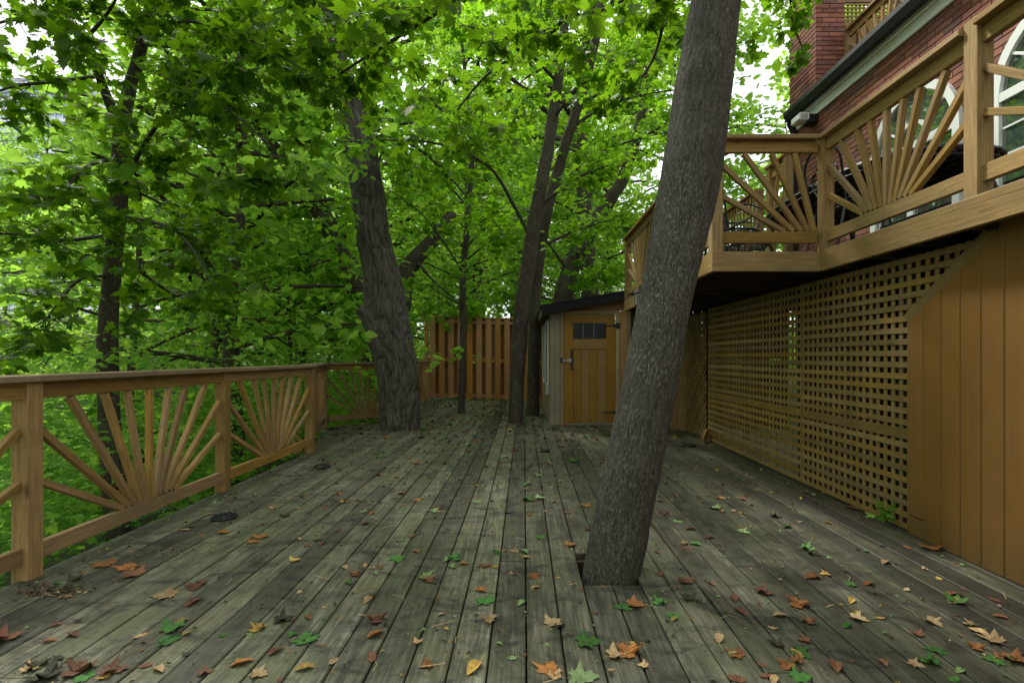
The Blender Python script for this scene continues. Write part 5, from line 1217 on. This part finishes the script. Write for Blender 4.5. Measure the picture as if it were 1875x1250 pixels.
# ------------------------------------------------------------------ fallen leaves
def litter_leaf(kind, curl, roll, seed, stem=True):
    r = random.Random(seed)
    if kind == 'maple': half = [(0, 0), (.10, -.06), (.26, -.16), (.30, -.04), (.48, .00), (.35, .12), (.50, .20), (.70, .38), (.47, .38), (.28, .40), (.27, .52), (.33, .72), (.17, .72), (0, 1.0)]
    else: half = [(0, 0), (.16, .10), (.27, .30), (.29, .5), (.20, .75), (0, 1.0)]
    sc = [1 + r.uniform(-.12, .12) for _ in half]
    R_ = [(x * s * r.uniform(.92, 1.08), y) for (x, y), s in zip(half, sc)]; L_ = [(-x * s * r.uniform(.88, 1.12), y + r.uniform(-.02, .02)) for (x, y), s in zip(half[1:-1], sc[1:-1])]
    mid = [(0, .25), (0, .5), (0, .75)]
    pts = R_ + L_ + mid; k = len(R_); nl = len(L_)
    def z(x, y): return roll * (x * x) * 1.4 + curl * (y - .4) ** 2 + .03 * math.sin(9 * x + seed) + .02 * math.sin(11 * y + seed * 2)
    V = []
    for x, y in pts:
        ang = roll * 1.2; V.append((x * math.cos(abs(x) * ang), y - .4, max(0.0, z(x, y)) + .012))
    m0, m1, m2 = k + nl, k + nl + 1, k + nl + 2
    Rr = list(range(k)); Ll = [0] + list(range(k, k + nl)) + [k - 1]
    def strips(chain):
        fs = []; cen = [m0, m1, m2]
        h = len(chain)
        for i in range(h - 1):
            a, b = chain[i], chain[i + 1]; ya = (pts[a][1] + pts[b][1]) / 2; c = m0 if ya < .37 else (m1 if ya < .62 else m2); fs.append((a, b, c))
        # fill between the rib points
        last = [m0 if (pts[chain[i]][1] + pts[chain[i + 1]][1]) / 2 < .37 else (m1 if (pts[chain[i]][1] + pts[chain[i + 1]][1]) / 2 < .62 else m2) for i in range(h - 1)]
        for i in range(1, h - 1):
            if last[i] != last[i - 1]:
                p, q = last[i - 1], last[i]
                lo, hi = min(p, q), max(p, q)
                for w in range(lo, hi): fs.append((chain[i], w + 1, w) if True else None)
        return fs
    Fc = strips(Rr) + [tuple(reversed(f)) for f in strips(Ll)]
    if stem:
        n = len(V); w = .012; V += [(-w, -.4, .014), (w, -.4, .014), (w * .8 + .06, -.75, .03), (-w * .8 + .06, -.75, .03), (.14, -1.0, .02)]; Fc += [(n, n + 1, n + 2, n + 3), (n + 3, n + 2, n + 4)]
    return V, Fc
def litter_mat(name, a, b, dark, trans=.25):
    m, nt, bb, o = newmat(name); tc = nt.nodes.new('ShaderNodeTexCoord').outputs['Object']; oi = nt.nodes.new('ShaderNodeObjectInfo').outputs['Random']
    c = mixc(nt, maprange(nt, noise(nt, tc, 2.2, 4, .6), .35, .65), a, b); c = mixc(nt, mth(nt, 'MULTIPLY', maprange(nt, noise(nt, tc, 6, 4, .7), .55, .7), .8), c, dark)
    # midrib and side veins, paler
    hv = nt.nodes.new('ShaderNodeHueSaturation'); nt.links.new(c, hv.inputs['Color']); nt.links.new(maprange(nt, oi, 0, 1, .6, 1.3), hv.inputs['Value'])
    setc(nt, bb.inputs['Base Color'], hv.outputs[0]); bb.inputs['Roughness'].default_value = .6; bb.inputs['Specular IOR Level'].default_value = .3
    nt.links.new(bump(nt, noise(nt, tc, 9, 3), .4, .02), bb.inputs['Normal'])
    return m
LC = {'orange': litter_mat('orange_fallen_leaf', (.36, .15, .035), (.24, .09, .025), (.12, .04, .015)),
      'rust': litter_mat('rusty_fallen_leaf', (.15, .06, .03), (.23, .10, .045), (.09, .03, .02)),
      'tan': litter_mat('tan_fallen_leaf', (.46, .34, .17), (.33, .20, .09), (.20, .10, .04)),
      'yellow': litter_mat('yellow_fallen_leaf', (.50, .34, .08), (.42, .26, .06), (.18, .11, .03)),
      'green': litter_mat('green_fallen_leaf', (.045, .14, .022), (.07, .20, .035), (.03, .09, .02)),
      'pale green': litter_mat('pale_green_fallen_leaf', (.26, .36, .15), (.17, .29, .09), (.14, .11, .05)),
      'dark': litter_mat('dark_decayed_leaf', (.03, .045, .018), (.05, .04, .02), (.015, .015, .01))}
def shape_meshes(col):
    out = []
    for i, (kd, cu, ro) in enumerate((('maple', .06, .14), ('maple', .16, .38), ('maple', .04, .04), ('oval', .12, 1.7), ('oval', .1, .5), ('maple', .30, .60))):
        V, Fc = litter_leaf(kd, cu, ro, i + 3); me = mesh_arrays('leaf_blade', V, [i_ for f in Fc for i_ in f], [len(f) for f in Fc]); me.materials.append(LC[col]); out.append(me)
    return out
LM = {c: shape_meshes(c) for c in LC}
form = ['nearly flat maple leaf', 'curled maple leaf', 'flat maple leaf', 'rolled narrow leaf', 'small oval leaf', 'crumpled maple leaf']
def place_words(x, y):
    side = 'by the left railing' if x < -1.7 else ('left of centre' if x < -.5 else ('on the middle boards' if x < .35 else ('right of centre' if x < 1.6 else 'near the lattice')))
    dist = 'in the foreground' if y < 2.6 else ('level with the leaning trunk' if y < 3.6 else ('half way down the deck' if y < 6 else 'far down the deck'))
    return side + ' ' + dist
placed = 0
def put_leaf(x, y, col, shape, size, rot):
    global placed
    if TREE_HOLE[0] < x < TREE_HOLE[1] and TREE_HOLE[2] < y < TREE_HOLE[3]: return
    if (x + 1.98) ** 2 + (y - 8.25) ** 2 < .13: return
    o = bpy.data.objects.new('fallen_leaf', LM[col][shape]); S.collection.objects.link(o)
    o.location = (x, y, .0015); o.scale = (size,) * 3; o.rotation_euler = (rnd.uniform(-.06, .06), rnd.uniform(-.06, .06), rot)
    tag(o, f'{col} {form[shape]} lying {place_words(x, y)}', 'leaf', 'fallen leaves on the deck'); placed += 1
# the ones that can be recognised in the photograph: x, y in the photo, colour, shape, size
known = [(784, 1056, 'pale green', 0, .105), (887, 1100, 'green', 0, .10), (1140, 1112, 'green', 2, .10), (1166, 1108, 'orange', 1, .10), (1205, 1104, 'green', 5, .08), (1231, 1128, 'green', 2, .075), (1078, 1175, 'green', 0, .12), (1068, 1240, 'pale green', 0, .12), (1005, 1224, 'orange', 0, .10), (1150, 1196, 'orange', 5, .11),
         (1130, 1200, 'tan', 5, .09), (978, 1056, 'orange', 0, .085), (1014, 1140, 'tan', 1, .09), (1075, 926, 'orange', 0, .09), (870, 1222, 'yellow', 3, .11), (300, 1090, 'tan', 0, .13), (480, 983, 'orange', 1, .10), (187, 1033, 'orange', 0, .13), (242, 1052, 'rust', 1, .12), (235, 1038, 'orange', 0, .12), (318, 1150, 'green', 5, .11),
         (357, 1075, 'rust', 1, .11), (353, 1105, 'rust', 3, .11), (306, 1172, 'green', 2, .10), (521, 1135, 'dark', 5, .10), (560, 1168, 'green', 2, .11), (690, 1136, 'rust', 5, .10), (675, 1098, 'tan', 3, .09), (686, 1163, 'orange', 3, .10), (133, 1162, 'rust', 3, .09), (1460, 1108, 'orange', 5, .115), (1400, 1085, 'rust', 5, .10),
         (1428, 1128, 'tan', 3, .09), (1490, 1058, 'orange', 3, .11), (1573, 1133, 'tan', 1, .085), (1610, 1132, 'yellow', 4, .06), (1345, 1196, 'orange', 0, .085), (1316, 1170, 'tan', 3, .09), (1467, 1196, 'green', 0, .09), (1620, 1030, 'tan', 3, .09), (1710, 1140, 'tan', 1, .085), (1712, 1190, 'green', 2, .08), (1850, 1205, 'orange', 1, .11),
         (1818, 1208, 'green', 2, .08), (1752, 1100, 'green', 5, .10), (1745, 1090, 'rust', 3, .10), (1702, 1003, 'orange', 1, .115), (1820, 1098, 'rust', 4, .07), (1795, 1160, 'tan', 3, .09), (1812, 1170, 'tan', 1, .10), (1530, 1220, 'rust', 3, .1), (1700, 1212, 'green', 5, .09), (1362, 973, 'pale green', 0, .09), (1300, 985, 'rust', 3, .08),
         (1307, 930, 'pale green', 1, .10), (1322, 936, 'orange', 3, .07), (1275, 997, 'green', 3, .09), (1254, 1064, 'rust', 5, .09), (1260, 1095, 'dark', 5, .09), (1215, 940, 'rust', 1, .08), (1243, 955, 'pale green', 2, .085), (1360, 915, 'rust', 3, .1), (1260, 1005, 'rust', 4, .06), (1345, 1095, 'rust', 3, .09), (1355, 1120, 'rust', 3, .1),
         (968, 916, 'green', 5, .13), (990, 912, 'pale green', 1, .10), (990, 983, 'green', 2, .10), (985, 870, 'pale green', 0, .08), (963, 887, 'pale green', 1, .10), (1010, 892, 'yellow', 4, .05), (875, 918, 'pale green', 0, .09), (794, 936, 'pale green', 1, .11), (765, 915, 'orange', 0, .085), (735, 905, 'rust', 3, .1), (822, 1024, 'pale green', 3, .09),
         (833, 1023, 'green', 5, .1), (762, 1010, 'rust', 3, .07), (785, 1062, 'rust', 1, .08), (728, 1024, 'green', 2, .1), (650, 1052, 'rust', 5, .08), (668, 960, 'rust', 3, .09), (595, 930, 'rust', 4, .08), (548, 930, 'tan', 4, .07), (520, 945, 'dark', 5, .09), (690, 870, 'rust', 5, .1), (725, 875, 'orange', 3, .08), (620, 905, 'orange', 3, .09),
         (860, 815, 'pale green', 1, .12), (760, 848, 'orange', 1, .1), (700, 836, 'green', 2, .13), (1050, 845, 'green', 5, .16), (1006, 850, 'orange', 3, .12), (1000, 826, 'dark', 5, .16), (1028, 818, 'rust', 1, .1), (940, 826, 'rust', 1, .12), (860, 826, 'rust', 3, .12), (925, 838, 'pale green', 3, .13), (590, 858, 'dark', 5, .12), (632, 1040, 'tan', 3, .07),
         (10, 1170, 'rust', 5, .13), (140, 1230, 'rust', 5, .12), (80, 1240, 'dark', 5, .12), (210, 1228, 'rust', 5, .10), (440, 1216, 'orange', 3, .10), (290, 1225, 'tan', 3, .08), (612, 1210, 'tan', 4, .06), (1165, 1178, 'yellow', 4, .06), (1640, 940, 'pale green', 1, .08), (1560, 930, 'rust', 1, .12), (1420, 945, 'dark', 5, .10), (1480, 1005, 'green', 5, .1),
         (1440, 965, 'green', 3, .1), (1490, 1015, 'dark', 5, .08), (1560, 1100, 'yellow', 3, .08), (1660, 1080, 'tan', 4, .06), (1720, 1060, 'yellow', 4, .06), (1590, 1070, 'orange', 3, .09)]
for (u, v, col, sh, sz) in known:
    Yd = F * H / (v - CY); put_leaf((u - CX) * Yd / F, Yd, col, sh, sz * .84, rnd.uniform(0, 6.28))
cols = ['orange'] * 2 + ['rust'] * 6 + ['tan'] * 4 + ['yellow'] * 2 + ['green'] * 2 + ['pale green'] * 4 + ['dark'] * 3
tries = 0
while placed < 298 and tries < 5000:
    tries += 1
    v = CY + 92 + (505) * rnd.random() ** 1.25; u = rnd.uniform(10, 1865); Yd = F * H / (v - CY); X_ = (u - CX) * Yd / F
    if not (-2.45 < X_ < 2.44) or Yd > 8.5: continue
    col = rnd.choice(cols); sh = rnd.choice([0, 1, 1, 3, 3, 3, 4, 4, 5, 5]); put_leaf(X_, Yd, col, sh, rnd.choice([.03, .04, .05, .06, .07]), rnd.uniform(0, 6.28))
# the rest: crumbs, seeds, bits of stalk and far leaves, nobody could count them
def crumbs(name, pts, sizes, cols_, label):
    V = []; Fc = []; mats = list(LC.values()); mi = []
    for (x, y), s, c in zip(pts, sizes, cols_):
        n = len(V); a = rnd.uniform(0, 6.28); ca, sa = math.cos(a) * s, math.sin(a) * s; w = rnd.uniform(.2, .7); h1, h2 = rnd.uniform(.2, .5) * s, rnd.uniform(.1, .4) * s
        q = [(-.5, 0, 0), (0, -w / 2, h1), (.5, 0, .02 * s), (0.1, w / 2, h2)]
        V += [(x + b * ca - d * sa, y + b * sa + d * ca, .004 + e) for b, d, e in q]; Fc.append((n, n + 1, n + 2)); Fc.append((n, n + 2, n + 3)); mi += [c, c]
    me = mesh_arrays(name, V, [i for f in Fc for i in f], [3] * len(Fc))
    for m in mats: me.materials.append(m)
    me.polygons.foreach_set('material_index', np.array(mi, dtype=np.int32)); o = link(name, me); tag(o, label, kind='stuff')
pts = []; sz = []; cc = []
def okpt(x, y):
    if TREE_HOLE[0] < x < TREE_HOLE[1] and TREE_HOLE[2] < y < TREE_HOLE[3]: return False
    for a, b in intervals(x):
        if a + .05 < y < b - .05: return True
    return False
while len(pts) < 3200:
    x, y = rnd.uniform(-3.1, 2.46), rnd.uniform(1.5, 13.6)
    if not okpt(x, y): continue
    pts.append((x, y)); big = y > 7 and rnd.random() < .45; sz.append(rnd.uniform(.05, .10) if big else rnd.uniform(.006, .05 if y > 4 else .03)); cc.append(rnd.choice([0, 1, 1, 2, 2, 3, 4, 5, 5, 6, 6]))
crumbs('leaf_litter', pts, sz, cc, 'crumbs, seeds and small dry leaves strewn over the deck boards')
pts = []; sz = []; cc = []
for (u, v, rx, ry, n) in ((85, 1082, .10, .04, 170), (572, 803, .30, .10, 120), (300, 1012, .1, .05, 40), (1560, 915, .1, .3, 60), (1100, 962, .12, .1, 30)):
    Yd = F * H / (v - CY); xc = (u - CX) * Yd / F
    for _ in range(n):
        x, y = xc + rnd.gauss(0, rx), Yd + rnd.gauss(0, ry)
        if okpt(x, y): pts.append((x, y)); sz.append(rnd.uniform(.008, .026)); cc.append(rnd.choice([6, 6, 6, 6, 2, 1]))
crumbs('debris_pile', pts, sz, cc, 'small dark heaps of decayed leaves and seeds near the railing')
# fine twigs and stalks lying about
PA = []; 
for _ in range(150):
    x, y = rnd.uniform(-2.4, 2.4), rnd.uniform(1.7, 8)
    if not okpt(x, y): continue
    a = rnd.uniform(0, 6.28); l = rnd.uniform(.04, .14); PA.append([(x, y, .005), (x + l * .5 * math.cos(a), y + l * .5 * math.sin(a), .012), (x + l * math.cos(a + .3), y + l * math.sin(a + .3), .005)])
PA = np.array(PA); V, q = tubes(PA, np.full((len(PA), 3), .0013), 3)
o = link('fallen_stalks', mesh_arrays('fallen_stalks', V, q, np.full(len(q), 4)), None, LC['tan']); tag(o, 'thin dry leaf stalks scattered on the deck', kind='stuff')
# weed growing through the gap at the lattice foot
wd = empty('weed', (2.44, 3.5, 0), 'small green weed sprouting at the foot of the lattice beside the siding', 'plant')
n = 9; pos = np.column_stack([2.44 + rng.normal(0, .03, n), 3.52 + rng.normal(0, .04, n), rng.uniform(.03, .17, n)]); dd = rng.normal(0, 1, (n, 3)) * [1, 1, .3] + [0, 0, .5]; dd /= np.linalg.norm(dd, axis=1)[:, None]; nr = np.tile([0., 0, 1.], (n, 1)) + rng.normal(0, .3, (n, 3)); nr -= dd * (nr * dd).sum(1)[:, None]; nr /= np.linalg.norm(nr, axis=1)[:, None]
link('foliage', leaf_mesh('foliage', pos, dd, nr, np.full(n, .075), rng.random(n), 'mid'), wd, M['leaf_under'])
MB().tube([(2.45, 3.52, -.01), (2.44, 3.52, .08), (2.435, 3.53, .17)], .003, 5).build('stem', M['leaf_under'], wd)
